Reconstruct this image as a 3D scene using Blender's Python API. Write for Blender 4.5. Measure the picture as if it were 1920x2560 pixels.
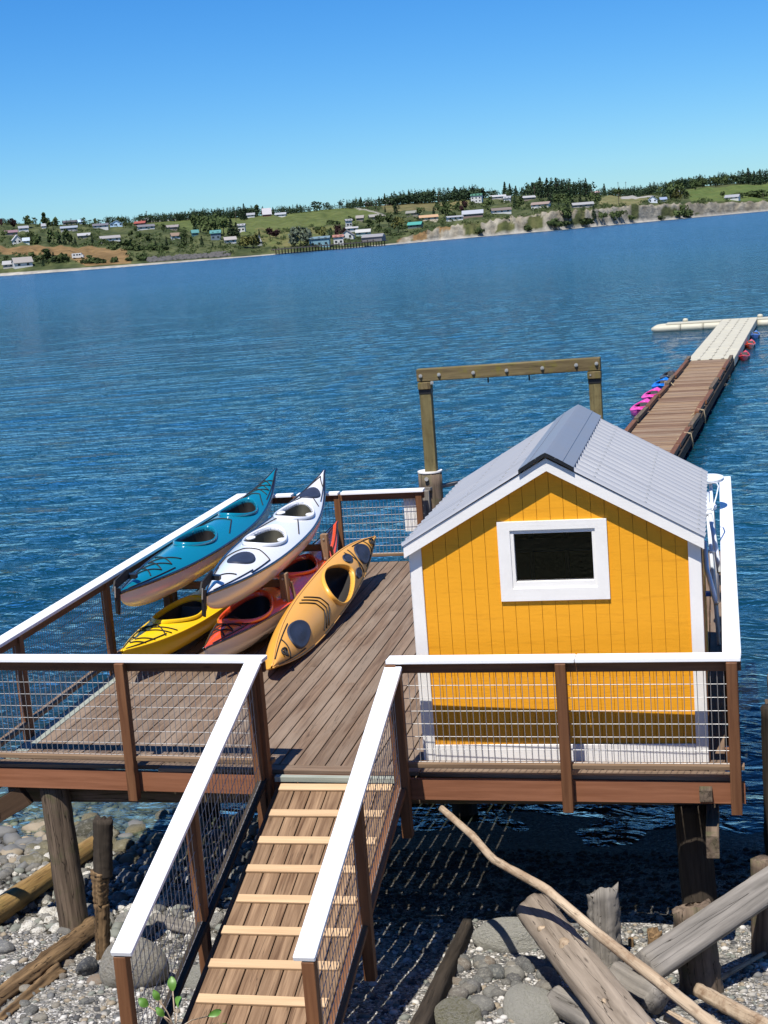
import bpy, math, random
import numpy as np
from mathutils import Vector, Matrix

rnd = random.Random(7)
rng = np.random.default_rng(7)
for o in list(bpy.data.objects):
    bpy.data.objects.remove(o, do_unlink=True)
scene = bpy.context.scene
col = scene.collection

# ------------------------------------------------------------------ camera
FPX, YAW, PITCH, ROLL = 3846.0, 0.2223, 0.1788, -0.0776
CAM = np.array([-0.072, -12.028, 4.616])
cy_, sy_, cp_, sp_ = math.cos(YAW), math.sin(YAW), math.cos(PITCH), math.sin(PITCH)
CF = np.array([-sy_*cp_, cy_*cp_, -sp_])
_r = np.array([cy_, sy_, 0.0]); _u = np.cross(_r, CF)
CR = math.cos(ROLL)*_r + math.sin(ROLL)*_u
CU = -math.sin(ROLL)*_r + math.cos(ROLL)*_u
cam_data = bpy.data.cameras.new('camera')
cam = bpy.data.objects.new('camera', cam_data); col.objects.link(cam)
cam_data.sensor_fit = 'HORIZONTAL'; cam_data.sensor_width = 36.0
cam_data.lens = 36.0*FPX/1920.0
cam_data.clip_start = 0.1; cam_data.clip_end = 20000
M_ = Matrix.Identity(4)
for i in range(3):
    M_[i][0], M_[i][1], M_[i][2], M_[i][3] = CR[i], CU[i], -CF[i], CAM[i]
cam.matrix_world = M_
scene.camera = cam
scene.render.resolution_x, scene.render.resolution_y = 768, 1024

# ------------------------------------------------------------------ sky, sun, exposure
SUN = Vector((0.092, 0.535, -1.057)).normalized()       # direction light travels
SUN_EL = math.asin(-SUN.z)
world = bpy.data.worlds.new('World'); scene.world = world; world.use_nodes = True
wn = world.node_tree; wn.nodes.clear()
sky = wn.nodes.new('ShaderNodeTexSky'); sky.sky_type = 'NISHITA'; sky.sun_disc = False
sky.sun_elevation = SUN_EL; sky.sun_rotation = math.atan2(-SUN.x, -SUN.y)
sky.altitude = 0; sky.air_density = 1.0; sky.dust_density = 0.0; sky.ozone_density = 8.0
hs = wn.nodes.new('ShaderNodeHueSaturation'); hs.inputs['Saturation'].default_value = 1.25
bg = wn.nodes.new('ShaderNodeBackground'); bg.inputs['Strength'].default_value = 0.094
wo = wn.nodes.new('ShaderNodeOutputWorld')
wn.links.new(sky.outputs[0], hs.inputs['Color']); tint = wn.nodes.new('ShaderNodeMix'); tint.data_type = 'RGBA'; tint.blend_type = 'MULTIPLY'
tint.inputs[0].default_value = 1.0; tint.inputs[7].default_value = (0.53, 0.785, 1.0, 1)
wn.links.new(hs.outputs[0], tint.inputs[6]); wn.links.new(tint.outputs[2], bg.inputs[0]); wn.links.new(bg.outputs[0], wo.inputs[0])
sl = bpy.data.lights.new('sun', 'SUN'); sl.energy = 5.0; sl.angle = math.radians(0.53); sl.color = (1.0, 0.95, 0.87)
so = bpy.data.objects.new('sun', sl); col.objects.link(so)
so.rotation_euler = SUN.to_track_quat('-Z', 'Y').to_euler(); so.location = (-5, -20, 40)
scene.view_settings.view_transform = 'Standard'; scene.view_settings.look = 'None'
scene.view_settings.exposure = 0.45; scene.view_settings.gamma = 1.0
scene.view_settings.use_curve_mapping = False

# ------------------------------------------------------------------ pixel helpers (photo is 1920 x 2560)
def ray(x, y): return CF + CR*(x-960)/FPX - CU*(y-1280)/FPX
def onz(x, y, z=0.0): d = ray(x, y); return CAM + d*((z-CAM[2])/d[2])
def ony(x, y, Y): d = ray(x, y); return CAM + d*((Y-CAM[1])/d[1])
def onx(x, y, X): d = ray(x, y); return CAM + d*((X-CAM[0])/d[0])
def kp(x, y): return 240+.446*x, 1140+.446*y
def dp(x, y): return 1500+.2532*x, 740+.2532*y
def bp(x, y): return 1000+.5546*x, 1960+.5546*y

# ------------------------------------------------------------------ object helpers
W = {}
def tag(o, label=None, cat=None, group=None, kind=None):
    if label: o['label'] = label
    if cat: o['category'] = cat
    if group: o['group'] = group
    if kind: o['kind'] = kind
    return o
def link(o, M=None, parent=None):
    M = M or Matrix.Identity(4)
    col.objects.link(o)
    if parent is not None:
        o.parent = parent
        o.matrix_local = W[parent.name].inverted() @ M
    else:
        o.matrix_local = M
    W[o.name] = M
    return o
def thing(name, loc, label, cat, group=None, rz=0.0):
    o = bpy.data.objects.new(name, None); o.empty_display_size = 0.2
    link(o, Matrix.Translation(Vector(loc)) @ Matrix.Rotation(rz, 4, 'Z'))
    return tag(o, label, cat, group)
def mkmesh(name, v, f, mats, smooth=False, midx=None):
    me = bpy.data.meshes.new(name)
    me.from_pydata([tuple(map(float, p)) for p in v], [], [tuple(map(int, q)) for q in f])
    for m in (mats if isinstance(mats, (list, tuple)) else [mats]): me.materials.append(m)
    if smooth: me.polygons.foreach_set('use_smooth', [True]*len(me.polygons))
    if midx is not None: me.polygons.foreach_set('material_index', list(midx))
    me.update(); return me
def npmesh(name, V, F, mats, smooth=False):
    """fast mesh from numpy: V (n,3), F (m,k) with constant k"""
    me = bpy.data.meshes.new(name); V = np.asarray(V, np.float32); F = np.asarray(F, np.int32)
    k = F.shape[1]
    me.vertices.add(len(V)); me.vertices.foreach_set('co', V.ravel())
    me.loops.add(F.size); me.loops.foreach_set('vertex_index', F.ravel())
    me.polygons.add(len(F)); me.polygons.foreach_set('loop_start', np.arange(0, F.size, k, dtype=np.int32))
    me.polygons.foreach_set('loop_total', np.full(len(F), k, np.int32))
    if smooth: me.polygons.foreach_set('use_smooth', np.ones(len(F), bool))
    for m in (mats if isinstance(mats, (list, tuple)) else [mats]): me.materials.append(m)
    me.update(calc_edges=True); return me
def obj(name, me, parent=None, M=None): return link(bpy.data.objects.new(name, me), M, parent)
class MB:
    def __init__(s): s.v = []; s.f = []; s.mi = []
    def add(s, v, f, mi=0):
        n = len(s.v); s.v += [tuple(p) for p in v]; s.f += [tuple(i+n for i in q) for q in f]; s.mi += [mi]*len(f)
    def box(s, a, b, mi=0):
        (x0, y0, z0), (x1, y1, z1) = a, b
        s.add([(x0,y0,z0),(x1,y0,z0),(x1,y1,z0),(x0,y1,z0),(x0,y0,z1),(x1,y0,z1),(x1,y1,z1),(x0,y1,z1)],
              [(0,3,2,1),(4,5,6,7),(0,1,5,4),(1,2,6,5),(2,3,7,6),(3,0,4,7)], mi)
    def tube(s, pts, r, n=6, mi=0, caps=True):
        pts = [Vector(p) for p in pts]; rs = r if isinstance(r, (list, tuple)) else [r]*len(pts)
        base = len(s.v); ref = None
        for i, p in enumerate(pts):
            t = (pts[min(i+1, len(pts)-1)]-pts[max(i-1, 0)]).normalized()
            if ref is None: ref = Vector((0,0,1)) if abs(t.z) < .9 else Vector((1,0,0))
            a = (ref - t*ref.dot(t)).normalized(); b = t.cross(a); ref = a
            for k in range(n):
                q = 2*math.pi*k/n; s.v.append(tuple(p+(a*math.cos(q)+b*math.sin(q))*rs[i]))
        for i in range(len(pts)-1):
            for k in range(n):
                s.f.append((base+i*n+k, base+i*n+(k+1) % n, base+(i+1)*n+(k+1) % n, base+(i+1)*n+k)); s.mi.append(mi)
        if caps:
            s.f.append(tuple(base+k for k in reversed(range(n)))); s.mi.append(mi)
            s.f.append(tuple(base+(len(pts)-1)*n+k for k in range(n))); s.mi.append(mi)
    def prism(s, poly, axis_vec, mi=0):
        """poly: list of 3d pts, extruded along axis_vec"""
        n = len(poly); a = Vector(axis_vec); P = [Vector(p) for p in poly]
        s.add([tuple(p) for p in P]+[tuple(p+a) for p in P],
              [tuple(reversed(range(n))), tuple(range(n, 2*n))]+[(i, (i+1) % n, n+(i+1) % n, n+i) for i in range(n)], mi)
    def build(s, name, mats, parent=None, M=None, smooth=False):
        return obj(name, mkmesh(name, s.v, s.f, mats, smooth, s.mi if isinstance(mats, (list, tuple)) else None), parent, M)
_cb = {}
def chamfer_mesh(L, w, h, c, mat):
    key = (round(L,3), round(w,4), round(h,4), round(c,4), mat.name)
    if key in _cb: return _cb[key]
    hx, hy, hz = L/2, w/2, h/2; v = []; idx = {}
    for sx in (-1,1):
        for sy in (-1,1):
            for sz in (-1,1):
                for a in range(3):
                    p = [sx*(hx-c), sy*(hy-c), sz*(hz-c)]; p[a] = (sx*hx, sy*hy, sz*hz)[a]
                    idx[(sx,sy,sz,a)] = len(v); v.append(p)
    f = []
    for a in range(3):
        b, d = (a+1) % 3, (a+2) % 3
        for s in (-1,1):
            q = []
            for (u, w2) in ((-1,-1),(1,-1),(1,1),(-1,1)):
                k = [0,0,0]; k[a] = s; k[b] = u; k[d] = w2; q.append(idx[(*k, a)])
            f.append(q if s > 0 else q[::-1])
    for a in range(3):
        b, d = (a+1) % 3, (a+2) % 3
        for s1 in (-1,1):
            for s2 in (-1,1):
                k0 = [0,0,0]; k0[a] = -1; k0[b] = s1; k0[d] = s2; k1 = list(k0); k1[a] = 1
                q = [idx[(*k0,b)], idx[(*k1,b)], idx[(*k1,d)], idx[(*k0,d)]]
                f.append(q if s1*s2 < 0 else q[::-1])
    for sx in (-1,1):
        for sy in (-1,1):
            for sz in (-1,1):
                q = [idx[(sx,sy,sz,a)] for a in range(3)]; f.append(q if sx*sy*sz > 0 else q[::-1])
    me = mkmesh('piece', v, f, mat); _cb[key] = me; return me
def beam(name, p0, p1, w, h, mat, parent=None, up=(0,0,1), c=0.004, twist=0.0):
    """timber from p0 to p1 (centre line), local x along it; w sideways, h along up"""
    p0, p1 = Vector(p0), Vector(p1); x = (p1-p0); L = x.length; x.normalize(); up = Vector(up)
    y = up.cross(x)
    if y.length < 1e-4: y = Vector((0,1,0)).cross(x)
    y.normalize(); z = x.cross(y)
    R = Matrix((x, y, z)).transposed().to_4x4()
    M = Matrix.Translation((p0+p1)/2) @ R @ Matrix.Rotation(twist, 4, 'X')
    return obj(name, chamfer_mesh(L, w, h, min(c, w/4, h/4), mat), parent, M)
def copy_tree(o, M, parent=None, label=None):
    c = o.copy(); link(c, M, parent)
    if label: c['label'] = label
    for ch in o.children: copy_tree(ch, M @ ch.matrix_local, c)
    return c

# ------------------------------------------------------------------ materials
class Mat:
    def __init__(s, name):
        s.m = bpy.data.materials.new(name); s.m.use_nodes = True; s.t = s.m.node_tree; s.t.nodes.clear()
        s.out = s.t.nodes.new('ShaderNodeOutputMaterial')
    def n(s, typ, **kw):
        nd = s.t.nodes.new('ShaderNode'+typ)
        for k, v in kw.items():
            key = k.replace('_', ' ')
            if hasattr(nd, k) and k not in nd.inputs and key not in nd.inputs: setattr(nd, k, v); continue
            inp = nd.inputs[key] if key in nd.inputs else nd.inputs[k]
            s.set(inp, v)
        return nd
    def set(s, inp, v):
        if isinstance(v, bpy.types.NodeSocket): s.t.links.new(v, inp)
        elif isinstance(v, bpy.types.Node): s.t.links.new(v.outputs[0], inp)
        else:
            if inp.type == 'RGBA' and len(v) == 3: v = (*v, 1)
            inp.default_value = v
    def math(s, op, a, b=None, clamp=False):
        nd = s.t.nodes.new('ShaderNodeMath'); nd.operation = op; nd.use_clamp = clamp
        s.set(nd.inputs[0], a)
        if b is not None: s.set(nd.inputs[1], b)
        return nd.outputs[0]
    def mix(s, fac, a, b, mode='MIX'):
        nd = s.t.nodes.new('ShaderNodeMix'); nd.data_type = 'RGBA'; nd.blend_type = mode
        s.set(nd.inputs[0], fac); s.set(nd.inputs[6], a); s.set(nd.inputs[7], b); return nd.outputs[2]
    def ramp(s, fac, stops):
        nd = s.t.nodes.new('ShaderNodeValToRGB'); s.set(nd.inputs[0], fac); e = nd.color_ramp.elements
        while len(e) < len(stops): e.new(0.5)
        for el, (p, c) in zip(e, stops):
            el.position = p; el.color = (*c, 1) if not isinstance(c, (int, float)) else (c, c, c, 1)
        return nd.outputs[0]
    def noise(s, vec, scale, detail=4, rough=.55, dist=0.0):
        return s.n('TexNoise', Vector=vec, Scale=scale, Detail=detail, Roughness=rough, Distortion=dist).outputs[0]
    def mapping(s, vec, scale=(1,1,1), loc=(0,0,0)):
        return s.n('Mapping', Vector=vec, Scale=scale, Location=loc).outputs[0]
    def objvec(s, rand=True):
        tc = s.n('TexCoord').outputs['Object']
        if not rand: return tc, None
        oi = s.n('ObjectInfo').outputs['Random']
        sc = s.n('VectorMath', operation='SCALE'); sc.inputs[0].default_value = (37, 91, 53); s.t.links.new(oi, sc.inputs['Scale'])
        ad = s.n('VectorMath', operation='ADD'); s.t.links.new(tc, ad.inputs[0]); s.t.links.new(sc.outputs[0], ad.inputs[1])
        return ad.outputs[0], oi
    def bump(s, h, strength=.3, dist=.01):
        return s.n('Bump', Height=h, Strength=strength, Distance=dist).outputs[0]
    def surf(s, color, rough=.6, normal=None, metal=0.0, coat=0.0, spec=.5, **kw):
        b = s.n('BsdfPrincipled'); s.set(b.inputs['Base Color'], color); s.set(b.inputs['Roughness'], rough)
        s.set(b.inputs['Metallic'], metal); s.set(b.inputs['Coat Weight'], coat); s.set(b.inputs['Specular IOR Level'], spec)
        if normal is not None: s.set(b.inputs['Normal'], normal)
        for k, v in kw.items(): s.set(b.inputs[k.replace('_', ' ')], v)
        s.t.links.new(b.outputs[0], s.out.inputs[0]); return s.m

def wood(name, dark, light, grain=34.0, rough=.75, bump=.35, vary=.28, grey=None, stain=None, knots=True, cracks=0.0):
    m = Mat(name); v, r = m.objvec()
    g = m.noise(m.mapping(v, (1.3, grain, grain)), 1.0, 5, .6, .4)
    g2 = m.noise(m.mapping(v, (3.0, grain*4, grain*4)), 1.0, 3, .6)
    big = m.noise(m.mapping(v, (.8, 3, 3)), 1.0, 3)
    c = m.ramp(g, [(.28, dark), (.7, light)])
    c = m.mix(m.math('MULTIPLY', g2, .45), c, m.mix(.5, dark, (0.02, .012, .008)), 'MIX')
    if knots:
        vo = m.n('TexVoronoi', Vector=m.mapping(v, (1.6, 7, 7)), Scale=1.0).outputs['Distance']
        k = m.ramp(vo, [(.03, 1.0), (.1, 0.0)])
        c = m.mix(m.math('MULTIPLY', k, .7), c, tuple(x*.3 for x in dark))
    if grey is not None: c = m.mix(m.ramp(big, [(.4, 0.0), (.65, .85)]), c, grey)
    if stain is not None: c = m.mix(m.ramp(m.noise(v, 6, 5, .7), [(.5, 0.0), (.68, .8)]), c, stain)
    hv = m.n('HueSaturation', Color=c, Value=m.math('ADD', m.math('MULTIPLY', r, 2*vary), 1-vary)).outputs[0]
    h = m.math('ADD', m.math('MULTIPLY', g, .7), m.math('MULTIPLY', g2, .3))
    if cracks:
        ck = m.noise(m.mapping(v, (.45, 13, 13)), 1.0, 3, .5, .12)
        ckm = m.ramp(ck, [(.490, 0.0), (.500, 1.0), (.506, 0.0)])
        hv = m.mix(m.math('MULTIPLY', ckm, cracks), hv, (.02, .015, .01)); h = m.math('SUBTRACT', h, m.math('MULTIPLY', ckm, .6))
    return m.surf(hv, rough, m.bump(h, bump, .006), spec=.25)
def paint(name, c, rough=.45, dirt=.06, dirtc=(.35,.33,.3), bump=.12, grain=True, coat=0.0, vary=0.0):
    m = Mat(name); v, r = m.objvec()
    n1 = m.noise(v, 3.5, 6, .65); n2 = m.noise(m.mapping(v, (3, 60, 60) if grain else (60, 60, 60)), 1.0, 4)
    cc = m.mix(m.math('MULTIPLY', m.ramp(n1, [(.45, 0.0), (.75, 1.0)]), dirt*3), c, dirtc)
    cc = m.mix(m.math('MULTIPLY', n2, dirt), cc, tuple(x*.5 for x in c))
    return m.surf(cc, m.math('ADD', m.math('MULTIPLY', n1, .2), rough-.1), m.bump(n2, bump, .003), coat=coat)
def plain(name, c, rough=.5, metal=0.0, coat=0.0, var=.12, scale=20.0, bump=0.05):
    m = Mat(name); v, r = m.objvec(); n1 = m.noise(v, scale, 5, .6)
    cc = m.mix(m.math('MULTIPLY', n1, var*2), c, tuple(x*.55 for x in c))
    return m.surf(cc, m.math('ADD', m.math('MULTIPLY', n1, .25), rough-.12), m.bump(n1, bump, .003), metal=metal, coat=coat)

DECKW = wood('weathered_deck_wood', (.110,.070,.046), (.262,.182,.124), 26, .8, .4, .11, grey=(.232,.178,.133), cracks=.5)
EDGEW = wood('grey_green_edge_wood', (.22,.25,.21), (.36,.38,.33), 26, .8, .3, .1)
RAMPW = wood('ramp_plank_wood', (.085,.042,.02), (.36,.235,.138), 22, .7, .5, .16, cracks=.6)
CLEATW = wood('fresh_pine', (.50,.33,.185), (.64,.45,.265), 22, .6, .2, .08)
REDW = wood('stained_redwood', (.115,.046,.020), (.235,.108,.048), 24, .62, .25, .16, knots=True)
RIMW = wood('red_fir_joist', (.22,.085,.04), (.34,.145,.075), 24, .7, .25, .1)
RACKW = wood('rack_lumber', (.16,.10,.06), (.30,.20,.12), 24, .75, .3, .2)
PILEW = wood('old_piling_wood', (.06,.043,.03), (.23,.17,.12), 20, .9, .9, .12, stain=(.085,.085,.04), knots=False, cracks=1.0)
DARKPILE = wood('tarred_piling_wood', (.018,.014,.01), (.07,.055,.04), 20, .9, .9, .12, knots=False, cracks=1.0)
MOSSW = wood('mossy_timber', (.075,.052,.024), (.23,.18,.085), 16, .85, .6, .08, stain=(.155,.14,.018), knots=False, cracks=.5)
POSTW = wood('green_treated_post', (.12,.10,.042), (.25,.205,.09), 16, .8, .4, .08, stain=(.10,.075,.03), cracks=.6)
DRIFT = wood('silver_driftwood', (.15,.12,.09), (.36,.30,.235), 12, .85, .6, .1, cracks=1.0)
DRIFTG = wood('grey_driftwood', (.12,.11,.095), (.34,.31,.27), 14, .9, .8, .1, cracks=1.0)
BRANCHW = wood('peeled_branch', (.27,.19,.12), (.60,.48,.34), 14, .75, .6, .05, stain=(.17,.10,.055), cracks=.6)
GOLDW = wood('wet_golden_log', (.17,.095,.03), (.46,.30,.11), 10, .7, .9, .06, stain=(.20,.15,.05), knots=False, cracks=.6)
ROTW = wood('rotten_wood', (.06,.035,.018), (.34,.22,.11), 20, .9, 1.0, .1, knots=False, cracks=1.0)
BRACEW = wood('dark_brown_brace', (.045,.026,.014), (.095,.056,.032), 20, .8, .4, .1)
DOCKW = wood('dock_plank_wood', (.20,.135,.085), (.38,.28,.19), 12, .8, .4, .26)
WHITE = paint('white_rail_paint', (.84,.85,.87), .38, .03, (.5,.5,.5))
TRIM = paint('white_trim_paint', (.77,.75,.71), .5, .07, (.45,.43,.4), .25)
STEEL = plain('galvanised_wire', (.30,.30,.30), .5, .3)
BOLT = plain('bolt_steel', (.6,.58,.52), .4, .7)
BLACKB = plain('black_band', (.012,.011,.010), .5)
BLACKP = plain('black_plastic', (.015,.016,.018), .38)
NAVY = plain('navy_neoprene', (.02,.028,.055), .6, bump=.2)
CORD = plain('black_cord', (.012,.011,.012), .7)
ROPE = plain('tan_rope', (.42,.33,.2), .9, bump=.5)

def siding():
    m = Mat('yellow_siding_paint'); v = m.n('TexCoord').outputs['Object']
    n1 = m.noise(m.mapping(v, (7, 7, 46)), 1.0, 5, .6, .6); n2 = m.noise(v, 1.3, 3); n3 = m.noise(m.mapping(v, (3, 3, 14)), 1.0, 3)
    ch = m.n('TexWave', Vector=m.mapping(v, (0, 0, 1)), Scale=2.2, Distortion=6.0, Detail=3.0).outputs['Fac']
    c = m.mix(m.math('MULTIPLY', n1, .22), (.76,.335,.014), (.62,.25,.008))
    c = m.mix(m.math('MULTIPLY', m.ramp(n2, [(.4,0.0),(.7,1.0)]), .15), c, (.68,.31,.02))
    c = m.mix(m.math('MULTIPLY', m.ramp(m.noise(m.mapping(v, (2.2, 2.2, 26)), 1.0, 4, .7, .3), [(.56,0.0),(.66,1.0)]), .28), c, (.50,.20,.008))
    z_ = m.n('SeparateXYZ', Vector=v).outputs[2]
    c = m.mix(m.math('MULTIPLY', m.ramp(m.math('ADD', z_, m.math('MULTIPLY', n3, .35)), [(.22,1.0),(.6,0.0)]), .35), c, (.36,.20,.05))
    return m.surf(c, .55, m.bump(m.math('ADD', n1, m.math('MULTIPLY', n3, .5)), .35, .006), spec=.3)
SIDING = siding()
SIDEBACK = plain('yellow_groove', (.52,.215,.006), .7)
def metalroof(name, c, rough):
    m = Mat(name); v = m.n('TexCoord').outputs['Object']
    n1 = m.noise(v, 1.6, 5, .65); n2 = m.noise(m.mapping(v, (30, 30, 4)), 1.0, 4)
    cc = m.mix(m.math('MULTIPLY', n1, .35), c, tuple(x*.78 for x in c))
    return m.surf(cc, m.math('ADD', m.math('MULTIPLY', n1, .25), rough), m.bump(n2, .03, .002), metal=.45)
ROOFM = metalroof('galvalume_sheet', (.47,.475,.475), .28)
RIDGEM = metalroof('blue_grey_flashing', (.31,.33,.355), .32)
def glassm():
    m = Mat('window_glass')
    tr = m.n('BsdfTransparent', Color=(.75,.8,.8)); gl = m.n('BsdfGlossy', Color=(1,1,1), Roughness=.02)
    fr = m.n('Fresnel', IOR=1.75); mx = m.n('MixShader'); m.set(mx.inputs[0], fr); m.t.links.new(tr.outputs[0], mx.inputs[1]); m.t.links.new(gl.outputs[0], mx.inputs[2])
    m.t.links.new(mx.outputs[0], m.out.inputs[0]); return m.m
GLASS = glassm()
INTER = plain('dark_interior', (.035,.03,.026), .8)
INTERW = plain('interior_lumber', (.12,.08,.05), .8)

# ------------------------------------------------------------------ SETTING: beach, water
WZ = -2.0
_by = np.array([-40,-15,-11.6,-10.6,-9.6,-7.6,-6.2,-3.3,1.0,3.8,8,15,40,120,400]); _bz = np.array([3.6,3.4,3.1,2.9,2.3,.2,-.72,-1.1,-1.72,-2.0,-2.5,-3.3,-6,-10,-12])
def vnoise(x, y, s, seed):
    """smooth value noise, numpy"""
    x = np.asarray(x)/s; y = np.asarray(y)/s; xi = np.floor(x).astype(int); yi = np.floor(y).astype(int)
    fx = x-xi; fy = y-yi; fx = fx*fx*(3-2*fx); fy = fy*fy*(3-2*fy)
    def h(a, b):
        n = (a*374761393+b*668265263+seed*974711) & 0x7fffffff
        n = ((n ^ (n >> 13))*1274126177) & 0x7fffffff
        return (n ^ (n >> 16) & 0x7fffffff) % 65536/65536.0
    return (h(xi,yi)*(1-fx)+h(xi+1,yi)*fx)*(1-fy)+(h(xi,yi+1)*(1-fx)+h(xi+1,yi+1)*fx)*fy
def beach_z(x, y):
    x = np.asarray(x, float); y = np.asarray(y, float)
    yy = y - .22*np.clip(x+5, -10, 3)*.35           # waterline bends slightly
    z = np.interp(yy, _by, _bz)
    return z + (vnoise(x, y, 1.7, 3)-.5)*.12 + (vnoise(x, y, .5, 5)-.5)*.05
def gravel():
    m = Mat('beach_gravel'); v = m.n('TexCoord').outputs['Object']
    vo = m.n('TexVoronoi', Vector=v, Scale=42.0); vo2 = m.n('TexVoronoi', Vector=v, Scale=17.0)
    sep = m.n('SeparateColor', Color=vo.outputs['Color']).outputs[0]; sep2 = m.n('SeparateColor', Color=vo2.outputs['Color']).outputs[1]
    c = m.ramp(sep, [(0,(.05,.05,.05)),(.3,(.14,.135,.125)),(.55,(.24,.22,.19)),(.8,(.36,.34,.30)),(1,(.66,.64,.60))])
    c2 = m.ramp(sep2, [(0,(.07,.075,.075)),(.5,(.2,.19,.165)),(1,(.36,.33,.27))])
    c = m.mix(m.ramp(m.noise(v, 1.4, 4), [(.42,0.0),(.62,.75)]), c, c2)
    d = m.math('ADD', m.math('MULTIPLY', vo.outputs['Distance'], -1.0), m.math('MULTIPLY', vo2.outputs['Distance'], -1.4))
    wet = m.n('SeparateXYZ', Vector=m.n('NewGeometry').outputs['Position']).outputs[2]
    wf = m.ramp(m.math('ADD', m.math('MULTIPLY', wet, 1.0), 2.2), [(.30,0.0),(.55,1.0)])      # damp, algae-brown stones at the waterline, darkened further up to paint under-deck shade
    c = m.mix(wf, m.mix(.72, c, (.024,.023,.016)), c)
    c = m.mix(m.ramp(m.math('ADD', m.math('MULTIPLY', wet, .5), .6), [(.3,0.0),(.5,1.0)]), c, (.05,.055,.025))      # unseen bank above the shingle, tinted dark green to cut bounced light
    return m.surf(c, .75, m.bump(d, 1.0, .02), spec=.3)
GRAVEL = gravel()
xs = np.concatenate([np.linspace(-400,-40,20)[:-1], np.linspace(-40,-13,30)[:-1], np.arange(-13,7,.09), np.linspace(7,40,30)[1:], np.linspace(40,400,20)[1:]])
ys_ = np.concatenate([np.linspace(-60,-9,20)[:-1], np.arange(-9,13,.09), np.linspace(13,60,60)[1:], np.linspace(60,400,30)[1:]])
GX, GY = np.meshgrid(xs, ys_); V = np.stack([GX, GY, beach_z(GX, GY)], -1).reshape(-1,3)
def gridfaces(ny, nx):
    i = np.arange(ny*nx).reshape(ny, nx); return np.stack([i[:-1,:-1], i[:-1,1:], i[1:,1:], i[1:,:-1]], -1).reshape(-1,4)
beach = obj('beach', npmesh('beach', V, gridfaces(len(ys_), len(xs)), GRAVEL, True)); tag(beach, kind='structure')
sea = Mat('far_seabed').surf((.05,.07,.06), .9)
obj('seabed', npmesh('seabed', [(-9000,-3000,-14),(9000,-3000,-14),(9000,12000,-14),(-9000,12000,-14)], [(0,1,2,3)], sea))
tag(bpy.data.objects['seabed'], kind='structure')

def waterm():
    m = Mat('sea_water'); pos = m.n('NewGeometry').outputs['Position']
    dep = m.n('Attribute', attribute_name='wdepth').outputs['Fac']; calm = m.n('Attribute', attribute_name='calm').outputs['Fac']
    p2 = m.n('Mapping', Vector=pos, Rotation=(0,0,math.radians(14))).outputs[0]
    n1 = m.noise(m.mapping(p2, (1.0, 1.8, 1)), 1.75, 3, .5, .6)
    n2 = m.noise(m.mapping(p2, (1.0, 1.7, 1)), 4.6, 3, .6, .3)
    n3 = m.noise(m.mapping(p2, (.25, 1.0, 1)), .09, 4, .6)
    n4 = m.noise(m.mapping(p2, (.06, 1.0, 1)), .022, 3, .5)
    h = m.math('ADD', m.math('MULTIPLY', n1, .18), m.math('MULTIPLY', n2, .024))
    h = m.math('MULTIPLY', h, m.math('ADD', m.math('MULTIPLY', n3, .6), .7))
    h = m.math('MULTIPLY', h, calm)
    nor = m.n('Bump', Height=h, Strength=1.0, Distance=1.0).outputs[0]
    deep = m.mix(m.ramp(n3, [(.35,0.0),(.65,1.0)]), (.003,.036,.060), (.0045,.044,.070))
    body = m.n('BsdfDiffuse', Color=deep, Normal=nor)
    tr = m.n('BsdfTransparent', Color=(.80,.93,.90))
    f = m.math('SUBTRACT', 1.0, m.math('POWER', 2.718, m.math('MULTIPLY', dep, -1.15)))
    mx = m.n('MixShader'); m.set(mx.inputs[0], f); m.t.links.new(tr.outputs[0], mx.inputs[1]); m.t.links.new(body.outputs[0], mx.inputs[2])
    gl = m.n('BsdfGlossy', Color=(1,1,1), Roughness=m.ramp(m.math('MULTIPLY', m.n('SeparateXYZ', Vector=pos).outputs[1], .0025), [(.03,.04),(.75,.19)]), Normal=nor)
    fr = m.n('Fresnel', IOR=1.333, Normal=nor)
    m2 = m.n('MixShader'); m.set(m2.inputs[0], fr); m.t.links.new(mx.outputs[0], m2.inputs[1]); m.t.links.new(gl.outputs[0], m2.inputs[2])
    m.t.links.new(m2.outputs[0], m.out.inputs[0]); return m.m
WATER = waterm()
wy = [1.2]; st = .07
while wy[-1] < 230: wy.append(wy[-1]+st); st *= 1.0085
wy = np.array(wy); wx = np.concatenate([np.linspace(-100,-16,70)[:-1], np.linspace(-16,7,160), np.linspace(7,50,30)[1:]])
GX, GY = np.meshgrid(wx, wy)
GX = np.where(GY > 25, GX*(1+(GY-25)/110), GX)
Zw = np.zeros_like(GX)
for k in range(26):
    lam = .55*1.13**k; a = .0058*lam**.75*math.exp(-((lam-1.0)/1.6)**2)
    th = math.radians(90+14+rnd.gauss(0, 26)); kx, ky = math.cos(th)*2*math.pi/lam, math.sin(th)*2*math.pi/lam
    ph = rnd.uniform(0, 6.28); cellok = np.clip(lam/ (np.interp(GY, wy, np.gradient(wy))*3.0), 0, 1)
    Zw += a*np.sin(kx*GX+ky*GY+ph+1.5*vnoise(GX, GY, 6, k))*cellok
dock_x = -3.9+.068*GY
shelter = np.clip((GX-dock_x-1.5)/2.5, 0, 1)*np.clip((78-GY)/12, 0, 1)
shelter = np.maximum(shelter*.72, np.clip((7-GY)/6, 0, 1)*.55)
Zw *= (1-shelter)
depth = np.clip(WZ-beach_z(GX, GY), 0, None)
me = npmesh('water', np.stack([GX, GY, WZ+Zw], -1).reshape(-1,3), gridfaces(len(wy), len(wx)), WATER, True)
def fattr(me, name, arr):
    a = me.attributes.new(name, 'FLOAT', 'POINT'); a.data.foreach_set('value', np.asarray(arr, np.float32).ravel())
fattr(me, 'wdepth', depth); fattr(me, 'calm', 1-shelter*.75)
tag(obj('water', me), kind='structure')
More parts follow.
